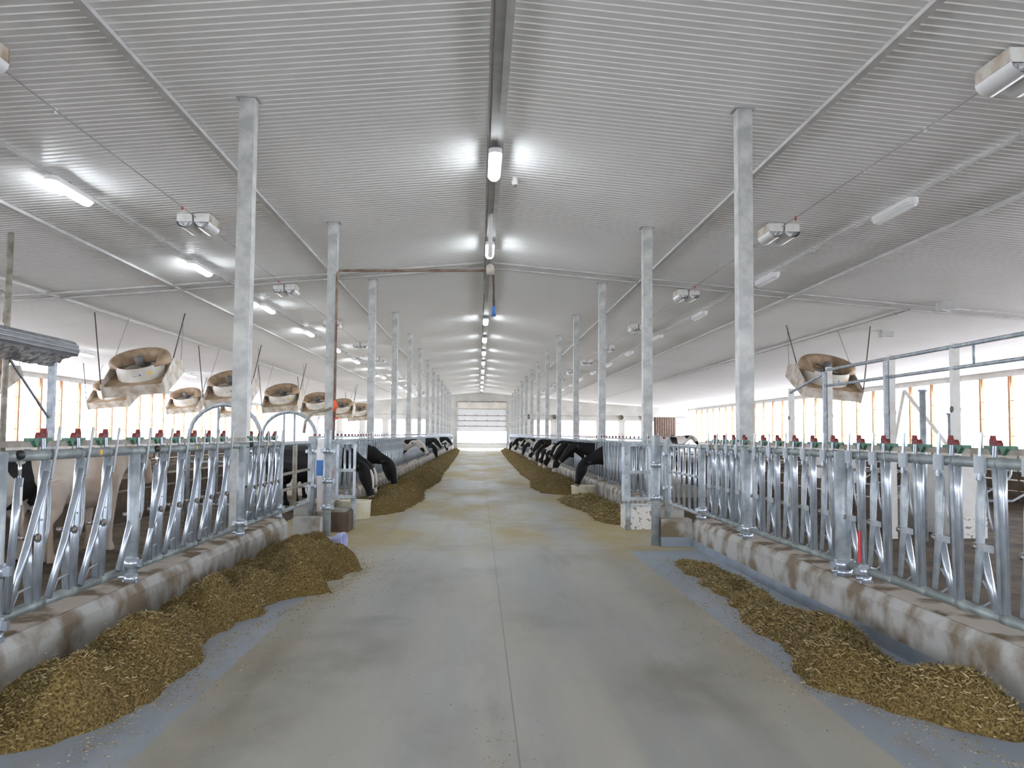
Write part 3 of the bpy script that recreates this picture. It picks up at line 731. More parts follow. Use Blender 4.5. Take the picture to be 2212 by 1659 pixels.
# ------------------------------------------------------------------ crossover
def loopframe(r, y0, y1, z0, z1, rad, sgn_round, mt, rr=.024, name='gate_frame'):
    # rectangular hoop in the YZ plane, rounded on the low-y side corners
    pts = []
    yy0, yy1 = y0, y1
    def q(cy, cz_, a0, a1): return [(0, cy+rad*math.cos(R(a0+(a1-a0)*i/6)), cz_+rad*math.sin(R(a0+(a1-a0)*i/6))) for i in range(7)]
    pts = q(yy1-rad, z1-rad, 0, 90) + q(yy0+rad, z1-rad, 90, 180) + q(yy0+rad, z0+rad, 180, 270) + q(yy1-rad, z0+rad, 270, 360)
    m_ = MB(); m_.tube(pts, rr, mt, 10, closed=True); return m_.build(name, r)
for side, x, s in (('left', XL-.02, -1), ('right', XR+.02, 1)):
    r = empty('crossover_gate', (x, 0, 0))
    loopframe(r, 14.35, 16.75, .52, 1.62, .18, 1, galv, .032)
    nb = 5 if side == 'right' else 1
    for k in range(nb):
        yy = 14.35+2.4*(k+1)/(nb+1) if nb > 1 else 15.4
        MB().tube([(0,yy,.54),(0,yy,1.6)], .028 if nb > 1 else .04, galvsh if side == 'right' else dirtym, 10).build('upright', r)
    MB().tube([(0,14.37,1.12),(0,16.73,1.12)], .026, galv if side == 'right' else dirtym, 10).build('cross_rail', r)
    if side == 'left': MB().tube([(0,14.37,.86),(0,16.73,.86)], .026, dirtym, 10).build('cross_rail', r)
    tag(r, 'left crossover gate with one thick upright and rounded corners' if side == 'left' else 'right crossover gate with shiny uprights and rounded corners', 'gate')
    fpost(x, 16.88, -.0, 1.72, .06, 'fence post behind the %s crossover gate' % side, (1.45,.8), True)
# alley-side posts and low walls
fpost(-2.53, 14.9, 0, 1.85, .068, 'tall round post standing on the alley floor left of the lane', (1.5,1.0,.56), False)
fpost(2.92, 14.5, 0, 1.80, .072, 'tall round post standing on the alley floor right of the lane', (1.32,.78), False)
m_ = MB(); m_.box((-3.02,14.55,0),(-2.58,14.85,.42), conc); o = m_.build('low_wall'); tag(o, 'low concrete wall between left curb end and floor post', 'low wall', None, 'thing')
MB().box((-3.025,14.54,0),(-2.575,14.86,.05), bluep).build('painted_band', o)
m_ = MB(); m_.box((2.99,14.35,0),(3.49,14.65,.44), conc); o = m_.build('low_wall'); tag(o, 'low concrete wall with blue foot between right floor post and curb end', 'low wall', None, 'thing')
MB().box((2.985,14.34,0),(3.495,14.66,.15), bluep).build('painted_band', o)
# short gates facing the viewer
def short_gate(x0, x1, y, label, plate_left):
    r = empty('short_gate', (x0, y, 0)); w = x1-x0
    for zz in (.60,1.10,1.62): MB().sq((0,0,zz),(w,0,zz), .06, galv).build('rail', r)
    m_ = MB(); m_.sq((.025,0,.57),(.025,0,1.65), .05, galvsh); m_.build('upright', r); m_ = MB(); m_.sq((w-.025,0,.57),(w-.025,0,1.65), .05, galvsh); m_.build('upright', r)
    for q in (.42,.68):
        m_ = MB(); m_.tube([(w*q,.02,.6),(w*q,.02,1.62)], .022, galvsh, 8); m_.build('upright', r)
    m_ = MB(); pa, pb = ((.0,.17) if plate_left else (-.28,.0))
    m_.box((pa,-.02,.55),(pb,.0,1.62), galv)
    for zz in (.8,1.0,1.25,1.45): m_.tube([((pa+pb)/2,-.025,zz),((pa+pb)/2,-.019,zz)], .014, seam, 8)
    m_.build('perforated_plate', r)
    tag(r, label, 'gate'); return r
g = short_gate(2.72, 3.28, 16.75, 'short square-tube gate panel right of the lane above the white waterer', True)
MB().tube([(.13,.03,0),(.13,.03,.6)], .05, galv, 12).build('leg', g)
g = short_gate(-2.70, -2.33, 16.85, 'short square-tube gate panel left of the lane in front of the white tub', False)
MB().tube([(.33,.03,0),(.33,.03,.6)], .05, galv, 12).build('leg', g)
# waterers
def waterer(x0, x1, y0, y1, h, mt, label):
    r = empty('waterer', ((x0+x1)/2, (y0+y1)/2, 0)); w = (x1-x0)/2; l = (y1-y0)/2
    rad = .12; pts = arc(w-rad, l-rad, rad, 0, 90, 4)+arc(-w+rad, l-rad, rad, 90, 180, 4)+arc(-w+rad, -l+rad, rad, 180, 270, 4)+arc(w-rad, -l+rad, rad, 270, 360, 4)
    n = len(pts); vs = []
    for (k, z) in ((1,0),(1,h),(.86,h),(.84,h-.12)): vs += [(px*k, py*k, z) for px, py in pts]
    fs = [(i*n+j, i*n+(j+1)%n, (i+1)*n+(j+1)%n, (i+1)*n+j) for i in range(3) for j in range(n)] + [tuple(3*n+j for j in range(n)), tuple(reversed(range(n)))]
    m_ = MB(); m_.add(vs, fs, mt); o = recalc(m_.build('tank', r))
    m_ = MB(); m_.add([(px*.83,py*.83,h-.10) for px,py in pts], [tuple(range(n))], bluep); m_.build('water', r)
    tag(r, label, 'waterer'); return r
waterer(2.82, 3.46, 16.9, 17.6, .44, whitesp, 'white mud-splattered waterer behind the right floor post')
m_ = MB(); m_.box((-2.96,16.2,0),(-2.36,17.0,.36), brownw); o = m_.build('brown_trough'); tag(o, 'brown grimy trough behind the left floor post', 'trough')
MB().box((-2.90,16.26,.36),(-2.42,16.94,.40), dirtym).build('rim', o)

def tub(x, y, r_, h, label):
    m_ = MB(); m_.lathe([(0,.0),(r_*.93,0),(r_*.96,.02),(r_,h-.03),(r_+.015,h),(r_-.02,h),(r_-.04,h-.05),(r_*.9,.04),(0,.04)], tubm, 36)
    o = m_.build('round_tub', None, (x,y,0)); tag(o, label, 'tub', 'cream tubs by the feed'); return o
tub(-2.62, 18.9, .34, .38, 'cream round tub on the floor by the left black cows')
tub(3.05, 25.6, .36, .34, 'cream round tub under the black cow on the right')
# lilac jug lying on its side
m_ = MB(); T_ = Matrix.Translation((-2.27,14.05,.11)) @ Matrix.Rotation(R(82),4,'Y') @ Matrix.Rotation(R(20),4,'X')
m_.lathe([(0,-.20),(.08,-.20),(.09,-.16),(.07,-.08),(.06,-.02),(.085,.05),(.115,.10),(.12,.19),(.10,.20),(.09,.10),(0,.08)], lilac, 20, T_)
tag(m_.build('plastic_jug'), 'crumpled lilac plastic jug lying at the end of the left feed heap', 'jug')
# tools around the left crossover
m_ = MB(); m_.tube([(-2.78,15.75,.42),(-2.80,15.8,1.70)], .075, lampo, 16); o = m_.build('white_drum_pipe'); tag(o, 'tall white plastic pipe standing behind the left floor post', 'pipe')
MB().box((-2.86,15.66,1.05),(-2.74,15.68,1.32), bluepl).build('blue_patch', o)
MB().tube([(-2.78,15.75,-.0),(-2.78,15.75,.42)], .05, dirtym, 12).build('foot', o)
m_ = MB(); m_.tube([(-2.62,15.6,.0),(-2.63,15.62,.6),(-2.60,15.66,1.15)], .028, redb, 8); m_.tube([(-2.60,15.66,1.15),(-2.66,15.7,1.4)], .018, orange, 8); tag(m_.build('red_tool_handle'), 'red handled tool leaning by the white pipe', 'tool')
m_ = MB(); m_.tube([(-2.58,15.5,.25),(-2.62,15.5,.5),(-2.64,15.55,.75),(-2.60,15.6,.92)], .03, bluepl, 8); m_.tube([(-2.58,15.5,.0),(-2.58,15.5,.25)], .02, bluepl, 8); tag(m_.build('blue_tool_handle'), 'blue handled tool leaning beside the red one', 'tool')
# pipe run from left column to ridge
yP = 19.72-.16; zP = H+3.62
m_ = MB(); m_.tube([(-3.20,yP,1.35),(-3.20,yP,zP-.08),(-3.15,yP,zP),(-3.05,yP,zP),(CX-.05,yP,zP+.05)], .03, rustp, 10)
o = m_.build('drop_pipe'); tag(o, 'brown pipe crossing from the second left column to the ridge', 'pipe')
m_ = MB(); m_.tube([(CX-.02,yP,cz(CX)-.03),(CX-.02,yP,zP+.35)], .05, white, 12); m_.lathe([(0,-.12),(.07,-.1),(.10,.0),(.08,.1),(.03,.14)], creamd, 14, Matrix.Translation((CX-.02,yP,zP+.06))); m_.build('riser', o)
m_ = MB(); m_.tube([(-3.26,yP-.05,H+.55),(-3.35,yP-.1,H+.5),(-3.6,yP-.3,H+.45),(-3.75,yP-.4,H+.25),(-3.78,yP-.4,H+.0)], .03, dirtym, 8); m_.build('bent_hose', o)
m_ = MB(); m_.tube([(-3.18,yP-.08,H+.48),(-3.16,yP-.09,H+.62),(-3.19,yP-.1,H+.72)], [.03,.05,.02], orange, 8); m_.tube([(-3.18,yP-.08,H+.30),(-3.10,yP-.09,H+.34)], .02, orange, 8); m_.build('orange_rag', o)
m_ = MB(); m_.tube([(CX+.05,yP,zP-.05),(CX+.07,yP,zP-.75)], .028, cordm, 10); o = m_.build('hanging_cord'); tag(o, 'dark drop cord with blue plug hanging from the ridge pipe', 'cord')
MB().tube([(CX+.07,yP,zP-.75),(CX+.07,yP,zP-.80),(CX+.07,yP,zP-.98)], [.03,.045,.05], bluepl, 10).build('blue_plug', o)
m_ = MB(); m_.tube([(CX-.10,yP+.2,zP+.0),(CX-.12,yP+3,zP+.3),(CX-.12,yP+6,zP+.5)], .02, dirtym, 6); tag(m_.build('slack_cable'), 'slack cable sagging behind the ridge pipe', 'cable')
# bent pipe arches on the left
for i, y in enumerate((18, 24)):
    m_ = MB(); pts = [(-.72,0,-.0),(-.72,0,1.62)] + [(.72*math.cos(R(180-180*k/14)), 0, 1.68+.68*math.sin(R(180-180*k/14))) for k in range(15)] + [(.72,0,1.62),(.72,0,-.0)]
    m_.tube(pts, .042, galv, 12); o = m_.build('pipe_arch', None, (-5.13,y,0)); tag(o, ['round-topped pipe arch behind the nearest left steel column','round-topped pipe arch further back beside the tall left floor post'][i], 'pipe arch', 'pipe arches behind the left headlocks')
    for xx in (-.14,.14):
        MB().tube([(xx,0,.3),(xx,0,2.30)], .025, galv, 8).build('upright', o)
    MB().tube([(-.72,0,1.2),(.72,0,1.2)], .025, galv, 8).build('cross_rail', o)
    MB().tube([(-.72,0,.35),(.72,0,.35)], .025, galv, 8).build('cross_rail', o)

# ------------------------------------------------------------------ right pipe frame
r = empty('pipe_rack', (7.5, 0, 0)); tag(r, 'white square-post pipe frame with double top rails behind the right headlocks', 'pipe frame')
PY = [10.6, 13.6, 15.75, 18.6, 20.9]
for i, y in enumerate(PY):
    top = 3.30 if i < 4 else 2.95
    MB().box((-.055,y-.055,-.02),(.055,y+.055,top), white).build('post', r)
    if i in (2, 3): MB().box((-.13,y-.04,-.02),(-.07,y+.04,top-.1), galv).build('stiffener', r)
    MB().tube([(-.07,y,2.25),(.07,y,2.25)], .05, darkg, 10).build('bolt', r)
MB().tube([(-.03,10.6,3.24),(-.03,18.6,3.24)], .034, galv, 10).build('top_rail', r)
MB().tube([(-.03,10.6,2.90),(-.03,18.6,2.90)], .030, galv, 10).build('lower_rail', r)
MB().tube([(-.03,18.6,3.2),(-.03,20.9,2.85)], .03, galv, 10).build('top_rail', r)
MB().tube([(-.03,13.0,2.9),(-.03,13.0,3.24)], .02, galv, 8).build('strut', r)
for i, (x, y, h, mt) in enumerate(((7.9,15.4,2.62,galv),(8.3,15.2,2.2,galv),(9.6,17.5,2.15,darkg))):
    m_ = MB(); m_.tube([(0,0,-.02),(0,0,h)], .055, mt, 12); o = m_.build('short_post', None, (x,y,0)); tag(o, ['galvanised stub post just behind the white frame post','lower stub post beside the taller galvanised stub','dark capped stub post left of the big white frame post'][i], 'post', None, 'thing')
    MB().tube([(0,0,h),(0,0,h+.04)], .075, mt, 12).build('cap', o)
m_ = MB(); m_.sq((8.6,17.5,2.75),(8.9,16.2,1.5), .05, beige); m_.sq((8.6,17.5,2.75),(8.45,18.4,-.02), .05, beige); tag(m_.build('leaning_brace'), 'pale timber brace leaning behind the right pipe frame', 'brace')

# left grey hood and its posts
r = empty('grey_hood', (-9.5, 12, 0)); tag(r, 'dark grey ribbed hood hanging at the left edge above the cows', 'hood')
m_ = MB(); prof = [(.22+ .0,3.52),(.26,3.60),(.24,3.74),(.16,3.84),(.04,3.88),(-.3,3.90),(-.3,3.52)]
m_.prism(prof, 0, 8.6, ductm); recalc(m_.build('hood_shell', r))
for k in range(10):
    MB().prism([(u*1.03,3.7+(w-3.7)*1.05) for u, w in prof], .3+k, .36+k, ductm).build('hood_rib', r) if k < 0 else None
m_ = MB(); 
for zz in (3.58,3.66,3.76): m_.tube([(.262 if zz<3.7 else .235,0,zz),(.262 if zz<3.7 else .235,8.6,zz)], .012, ridgem, 6)
m_.build('hood_seam', r)
m_ = MB(); vs = []; nx, ny = 8, 60
for j in range(ny+1):
    for i in range(nx+1): vs.append((-.3+.52*i/nx, 8.3*j/ny, 3.27+.22*i/nx+.07*noise.noise(Vector((i*.9,j*.6,3)))))
m_.add(vs, [(j*(nx+1)+i, j*(nx+1)+i+1, (j+1)*(nx+1)+i+1, (j+1)*(nx+1)+i) for j in range(ny) for i in range(nx)], foil, True); m_.build('foil_liner', r)
m_ = MB(); m_.box((-.30,8.3,-.02),(-.16,8.44,3.52), galv); m_.build('post', r)
m_ = MB(); m_.sq((-.35,6.6,3.4),(-.25,8.3,2.1), .04, ductm); m_.build('brace', r)

# ------------------------------------------------------------------ stall rows behind the headlocks
def stall_row(x, s, y0, y1, label, mt, nlp):
    r = empty('stall_board_wall', (x, y0, 0)); tag(r, label, 'stall boards')
    L = y1-y0
    m_ = MB()
    for z0, z1 in ((-.02,.28),(.30,.58),(.62,.84)): m_.box((-.05,0,z0),(.05,L,z1), mt)
    m_.build('boards', r)
    for zz in (1.12,1.42): MB().tube([(0,0,zz),(0,L,zz)], .03, dirtym, 8).build('rail', r)
    n = int(L/2.4)
    for k in range(n+1): MB().tube([(0,k*2.4,-.02),(0,k*2.4,1.5)], .045, dirtym, 8).build('post', r)
    return r
stall_row(-7.2, -1, 9.5, 30, 'dark brown stall boards and rails behind the near left headlocks', brownw, 8)
stall_row(7.9, 1, 17, 34, 'dark brown stall boards and rails behind the right headlocks', brownw, 8)
stall_row(-14.5, -1, 20, 60, 'dark stall boards further left below the window wall', brownw, 8)
stall_row(15.5, 1, 20, 60, 'dark stall boards further right below the window wall', brownw, 8)
# stall loops
LOOP = None
def loop():
    m_ = MB(); pts = []
    def q(cx_, cz_, rad, a0, a1): return [(cx_+rad*math.cos(R(a0+(a1-a0)*i/6)), 0, cz_+rad*math.sin(R(a0+(a1-a0)*i/6))) for i in range(7)]
    pts = [(0,0,1.25)] + [(1.3,0,1.25)] + q(1.45,1.05,.2,90,-60) + q(1.2,.62,.15,60,90)[::-1][:0] + [(1.3,0,.72),(.9,0,.50),(0,0,.50)]
    m_.tube(pts, .028, galv, 8); m_.tube([(0,0,-.02),(0,0,1.4)], .04, galv, 8)
    return m_.mesh('stall_loop')
lm = loop()
for side, x, s, ys in (('left', -9.0, -1, [13.5+1.25*k for k in range(8)]), ('right', 10.2, 1, [18+1.25*k for k in range(8)])):
    for k, y in enumerate(ys):
        o = bpy.data.objects.new('stall_divider', lm); COL.objects.link(o); o.location = (x,y,0); o.rotation_euler = (0,0,0 if s > 0 else PI)
        tag(o, 'bent pipe stall divider behind the %s headlocks, %s from the viewer' % (side, ORD[k]), 'stall divider', 'stall dividers on the %s' % side)
# whitewashed stub walls on the right
for i, (x0, x1, y, t_) in enumerate(((8.95,10.5,23.6,.3),(8.75,9.25,15.8,2.2))):
    m_ = MB(); m_.box((x0,y,-.02),(x1,y+t_,1.28), white); o = m_.build('stub_wall'); tag(o, ['wide whitewashed stub wall behind the middle right headlocks','narrow whitewashed stub wall behind the nearest right headlocks'][i], 'low wall', 'whitewashed stub walls', 'thing')
    m_ = MB(); m_.box((x0-.01,y-.012,-.02),(x1+.01,y,.36), whitesp); m_.build('splashed_foot', o)

# ------------------------------------------------------------------ cows
def loft(mb, secs, mt, seg=16):
    """secs: (x, y, z, ry, rn) rings perpendicular to the path in the XZ plane"""
    P = [Vector(s_[:3]) for s_ in secs]; n = len(P); vs = []
    for i, s_ in enumerate(secs):
        t = (P[min(i+1,n-1)]-P[max(i-1,0)]).normalized(); side = Vector((0,1,0)) if abs(t.y) < .8 else Vector((1,0,0)); side = (side - t*side.dot(t)).normalized(); nn = t.cross(side)
        for k in range(seg):
            a = 2*PI*k/seg; vs.append(P[i] + side*math.cos(a)*s_[3] + nn*math.sin(a)*s_[4])
    fs = [(i*seg+k, i*seg+(k+1)%seg, (i+1)*seg+(k+1)%seg, (i+1)*seg+k) for i in range(n-1) for k in range(seg)]
    fs += [tuple(range(seg-1,-1,-1)), tuple((n-1)*seg+k for k in range(seg))]
    mb.add(vs, fs, mt, True)
def cow_mesh(pose, mt, name):
    mb = MB()
    body = [(-1.27,0,1.27,.08,.10),(-1.2,0,1.22,.20,.22),(-1.0,0,1.15,.29,.31),(-.7,0,1.08,.33,.36),(-.3,0,1.02,.37,.41),(.05,0,1.02,.35,.41),(.28,0,1.07,.28,.37),(.45,0,1.12,.21,.31)]
    if pose == 'down':
        neck = [(.60,0,1.14,.15,.26),(.78,0,1.09,.115,.20),(.94,0,1.03,.09,.15),(1.04,0,1.00,.09,.13),(1.13,0,.95,.115,.125),(1.19,0,.86,.135,.145),(1.23,0,.74,.135,.15),(1.27,0,.62,.105,.125),(1.305,0,.50,.078,.09),(1.335,0,.40,.082,.082),(1.345,0,.35,.055,.055)]
        ear = (1.08,.97); hd = Vector((.25,0,-.97)); eye = (1.29,.12,.76)
    elif pose == 'level':
        neck = [(.60,0,1.22,.15,.26),(.78,0,1.28,.115,.20),(.94,0,1.33,.09,.15),(1.05,0,1.36,.09,.13),(1.15,0,1.35,.115,.125),(1.25,0,1.29,.135,.14),(1.34,0,1.20,.135,.14),(1.42,0,1.11,.105,.115),(1.50,0,1.01,.078,.085),(1.56,0,.94,.082,.08),(1.585,0,.91,.055,.055)]
        ear = (1.10,1.36); hd = Vector((.65,0,-.76)); eye = (1.36,.12,1.27)
    loft(mb, body+neck, mt)
    for (x, y, hind) in ((.28,.17,0),(.28,-.17,0),(-1.0,.19,1),(-1.0,-.19,1)):
        if hind: L_ = [(x,y,1.05,.14,.24),(x+.04,y,.80,.11,.17),(x+.04,y,.66,.075,.11),(x-.08,y,.50,.05,.06),(x-.05,y,.30,.04,.042),(x-.03,y,.12,.045,.05),(x,y,.05,.06,.075),(x,y,0,.06,.085)]
        else: L_ = [(x,y,.95,.10,.16),(x,y,.72,.075,.10),(x+.01,y,.48,.05,.058),(x,y,.28,.037,.04),(x,y,.12,.042,.045),(x+.02,y,.05,.058,.07),(x+.02,y,0,.06,.08)]
        loft(mb, L_, mt, 10)
    for s_ in (-1,1):
        e = ear; loft(mb, [(e[0],s_*.07,e[1],.04,.04),(e[0]-.02,s_*.16,e[1]+.0,.035,.06),(e[0]-.03,s_*.25,e[1]-.02,.035,.07),(e[0]-.03,s_*.33,e[1]-.04,.03,.03)], mt, 8)
    loft(mb, [(-1.24,0,1.34,.03,.03),(-1.33,0,1.1,.022,.022),(-1.34,0,.8,.018,.018),(-1.33,0,.6,.03,.03),(-1.32,0,.42,.012,.012)], mt, 8)
    loft(mb, [(-.75,0,.80,.13,.16),(-.78,0,.62,.12,.13),(-.78,0,.56,.05,.05)], mt, 10)
    o = mb.build('tmp')
    md = o.modifiers.new('r', 'REMESH'); md.mode = 'VOXEL'; md.voxel_size = .022; md.use_smooth_shade = True
    m2 = o.modifiers.new('s', 'SMOOTH'); m2.iterations = 2; m2.factor = .5
    dg = bpy.context.evaluated_depsgraph_get(); dg.update()
    me = bpy.data.meshes.new_from_object(o.evaluated_get(dg)); me.name = name
    me.materials.clear(); me.materials.append(mt)
    for p in me.polygons: p.use_smooth = True; p.material_index = 0
    bpy.data.objects.remove(o)
    # eyes and ear tag
    ee = MB()
    for s_ in (-1,1): ee.lathe([(0,-.016),(.012,-.012),(.017,0),(.012,.012),(0,.016)], eyem, 10, Matrix.Translation((eye[0], s_*eye[1], eye[2])))
    tg = MB(); tg.box((ear[0]-.035,.20,ear[1]-.09),(ear[0]-.03,.245,ear[1]-.03), yellow)
    nz = MB(); a = body+neck; q = a[-2]; nz.lathe([(0,-.02),(.065,-.015),(.075,.0),(.055,.03),(0,.045)], muzm, 12, Matrix.Translation((q[0]+hd.x*.035,0,q[2]+hd.z*.035)) @ hd.to_track_quat('Z','Y').to_matrix().to_4x4())
    hs = neck[4:10]; bz = MB(); pts = []
    for i in range(1, len(hs)-1):
        t = (Vector(hs[i+1][:3])-Vector(hs[i-1][:3])).normalized(); nn = Vector((-t.z,0,t.x))
        if nn.dot(Vector((1,0,.4))) < 0: nn = -nn
        pts.append(Vector(hs[i][:3]) + nn*(hs[i][4]*.93))
    bz.tube(pts, [.03,.045,.035,.03][:len(pts)], muzp, 10, flat=.9)
    BLZ[pose] = bz.mesh('white_blaze')
    return me, ee.mesh('eyes'), tg.mesh('ear_tag'), nz.mesh('muzzle')
muzp = mat('white_hair', (.62,.58,.54), rough=.7)
CM = {}; BLZ = {}
for pose in ('down','level'):
    for nm, mt in (('black',cowb),('dark',cowd),('pied',cowp),('tan',cowt)):
        if pose == 'level' and nm == 'tan': pass
        if (pose, nm) == ('down','tan'): continue
        CM[(pose,nm)] = cow_mesh(pose, mt, 'cow_body')
def cow(x, y, rz, pose, kind, label, z=-.02, group='dairy cows'):
    me, e, t, n_ = CM[(pose,kind)]
    o = bpy.data.objects.new('cow', me); COL.objects.link(o); o.location = (x,y,z); o.rotation_euler = (0,0,rz); o.scale = (1.08,1.08,1.08)
    tag(o, label, 'cow', group)
    for nm, q in (('eye', e),('ear_tag', t),('muzzle', n_)): mo(nm, q, o)
    if kind == 'dark' or (kind == 'black' and pose == 'down' and y < 24): mo('white_blaze', BLZ[pose], o)
    return o
XCL, XCR = XL-.62, XR+.62
LC = [(20.7,'down','black','black cow with white blaze eating behind the cream left tub, nearest on the left'),(22.1,'down','dark','black cow with pale blaze reaching past the left tub'),
      (25.1,'down','black','black cow with head low in feed, nearer of the middle left pair'),(26.6,'down','dark','black cow with white marks, farther of the middle left pair'),
      (37.0,'level','pied','pale-faced cow raising its head above the left curb'),(52.0,'level','dark','dark cow looking out far down the left row'),(54.5,'down','black','black cow eating far down the left row'),
      (70.0,'level','dark','dark cow near the far end of the left row'),(73.0,'down','pied','white-marked cow nearest the far door on the left')]
for y, p, k, l in LC: cow(XCL, y, R(random.uniform(-35,5)), p, k, l, group='cows at the left headlocks')
RC = [(25.6,'down','black','black cow eating into the cream tub on the right'),(27.3,'level','black','black cow with raised head behind the tub cow on the right'),
      (30.0,'level','dark','dark cow with pale marks raising its head over the right feed heap'),(33.5,'down','dark','dark cow eating beside the spotted heads on the right'),(34.6,'level','black','black cow with raised head over the right feed heap'),(37.6,'down','pied','black-and-white spotted cow eating from the right feed heap'),
      (40.6,'down','pied','pied cow eating just beyond the spotted one on the right'),(44.0,'level','dark','dark cow with raised head, midway down the right row'),(47.0,'down','black','black cow eating midway down the right row'),(50.5,'down','pied','pied cow eating midway down the right row'),
      (56.0,'level','pied','pied cow looking out towards the far right'),(62.0,'down','black','black cow eating far down the right row'),(67.0,'level','dark','dark cow looking out far down the right row'),(74.0,'down','pied','pied cow eating near the far right end'),(81.0,'down','black','black cow last in the right row before the far door')]
for y, p, k, l in RC: cow(XCR, y, PI+R(random.uniform(-5,35)), p, k, l, group='cows at the right headlocks')
cow(-5.9, 13.6, R(80), 'level', 'tan', 'tan cow with its rump towards us behind the near left headlocks', group='cows loose on the left')
cow(-6.65, 11.6, R(-112), 'level', 'pied', 'black-and-white cow facing us behind the left headlocks beside the tan one', group='cows loose on the left')
cow(-8.9, 14.6, R(100), 'level', 'tan', 'tan cow with its back rising above the left headlock rail', z=.28, group='cows loose on the left')
cow(13.5, 60, R(90), 'level', 'dark', 'dark cow standing loose in the right pen before the window wall', z=.25, group='cows loose on the right')
cow(11.5, 52, R(10), 'level', 'pied', 'pied cow standing loose in the right pen near the brown curtain', z=.25, group='cows loose on the right')
# raised beds under the loose cows
for nm, x0, x1, y0, y1 in (('left',-13.5,-7.3,11.5,34),('right',10.4,15.4,36,66)):
    m_ = MB(); m_.box((x0,y0,-.02),(x1,y1,.26), bedm); tag(m_.build('stall_bed'), 'raised dark bedding platform behind the %s headlocks' % nm, 'stall bed')

# ------------------------------------------------------------------ feed
def lerp_tab(tab, y):
    if y <= tab[0][0]: return tab[0][1:]
    for a, b in zip(tab[:-1], tab[1:]):
        if y <= b[0]:
            t = (y-a[0])/(b[0]-a[0]); return tuple(p+(q-p)*t for p, q in zip(a[1:], b[1:]))
    return tab[-1][1:]
def feed(name, tab, res, ns, label, seed, cut=None, amp=.05, slen=.022):
    """tab rows: (y, x_inner, x_outer, height)"""
    y0, y1 = tab[0][0], tab[-1][0]; ny = int((y1-y0)/res); nx = 44
    vs = []; rnd = random.Random(seed); sv = Vector((seed*3.1,0,0))
    def surf(y, t):
        xi, xo, h = lerp_tab(tab, y)
        xi += .12*noise.noise(Vector((0,y*2.3,seed)))+(.10*noise.noise(Vector((0,y*4.1,seed+9))) if res > .05 else 0)+.05*noise.noise(Vector((0,y*7,seed+5)))
        x = xi+(xo-xi)*t
        prof = min(1, (t/.30))**.7 if t < .30 else 1-.62*((t-.30)/.70)**1.1
        if xo_free(tab): prof = math.sin(PI*min(max(t,0),1))**.7
        endf = min(1, (y-y0)/.45, (y1-y)/.45); endf = max(endf,0)**.6
        v = Vector((x,y,0))
        z = 1.12*h*prof*endf*(1+.75*noise.noise(v*1.7+sv)) + amp*noise.noise(v*5+sv)*prof*endf + .022*noise.noise(v*17+sv) + .012*noise.noise(v*41+sv)
        edge = min(t/.06, 1, endf*3)
        if xo_free(tab): edge = min(edge, (1-t)/.06)
        z = z*max(edge,0) - .006*(1-max(edge,0)) 
        if cut: z = cut(x, y, z)
        return x, y, z
    for j in range(ny+1):
        for i in range(nx+1): vs.append(surf(y0+(y1-y0)*j/ny, i/nx))
    mb = MB(); mb.add(vs, [(j*(nx+1)+i, j*(nx+1)+i+1, (j+1)*(nx+1)+i+1, (j+1)*(nx+1)+i) for j in range(ny) for i in range(nx)], feedm, True)
    for k in range(ns):
        y = rnd.uniform(y0+.05, y1-.05); t = rnd.uniform(0,1)
        x, y, z = surf(y, t); z = max(z, 0)
        if rnd.random() < .10:
            x += (-1 if tab[0][1] > tab[0][2] else -1)*0 + rnd.gauss(0,.05); 
        L_ = slen*rnd.uniform(.4,1.7); w = .0022*rnd.uniform(.7,1.8)*(slen/.026); a = rnd.uniform(0,PI); tl = rnd.uniform(-.5,.7)
        dv = Vector((math.cos(a)*math.cos(tl), math.sin(a)*math.cos(tl), math.sin(tl)))*L_; sd = Vector((-math.sin(a), math.cos(a), 0))*w
        p = Vector((x,y,z+.004)); q = Vector((0,0,w))
        mb.add([p-sd, p+sd, p+dv+sd, p+dv-sd, p+q*2, p+dv+q*2], [(0,1,2,3),(0,3,5,4),(1,4,5,2)], strawm[0 if rnd.random()<.5 else (1 if rnd.random()<.78 else 2)])
    o = mb.build(name); tag(o, label, 'feed', None, 'stuff'); return o
def xo_free(tab): return abs(tab[0][2]) < 3.0 or tab[0][3] < .121
cl = XL+.14; cr = XR-.14
feed('feed_heap', [(5.08,-2.62,cl,.16),(5.25,-2.42,cl,.25),(5.5,-2.33,cl,.30),(5.86,-2.13,cl,.33),(6.35,-2.2,cl,.34),(7,-2.14,cl,.32),(7.8,-2.34,cl,.30),(8.5,-2.22,cl,.27),(9.6,-2.12,cl,.27),(10.1,-1.66,cl,.30),(10.7,-1.9,cl,.30),(11.8,-1.5,cl,.34),(12.6,-1.9,cl,.32),(13.6,-2.3,cl,.22),(14.0,-2.45,cl,.12)],
     .022, 17000, 'long brown heap of chopped feed along the near left curb', 3, amp=.06)
def cutr(x, y, z):
    # eaten-out hollow near the curb, right heap
    d1 = math.hypot((x-3.05)/.34, (y-6.7)/.55); d2 = math.hypot((x-3.18)/.2, (y-11.2)/.7); d3 = math.hypot((x-3.0)/.16,(y-10.1)/.5)
    for d_, f in ((d1,.62),(d2,1.0),(d3,1.0)):
        if d_ < 1: z -= (z+.01)*f*(1-d_*d_)
    return z
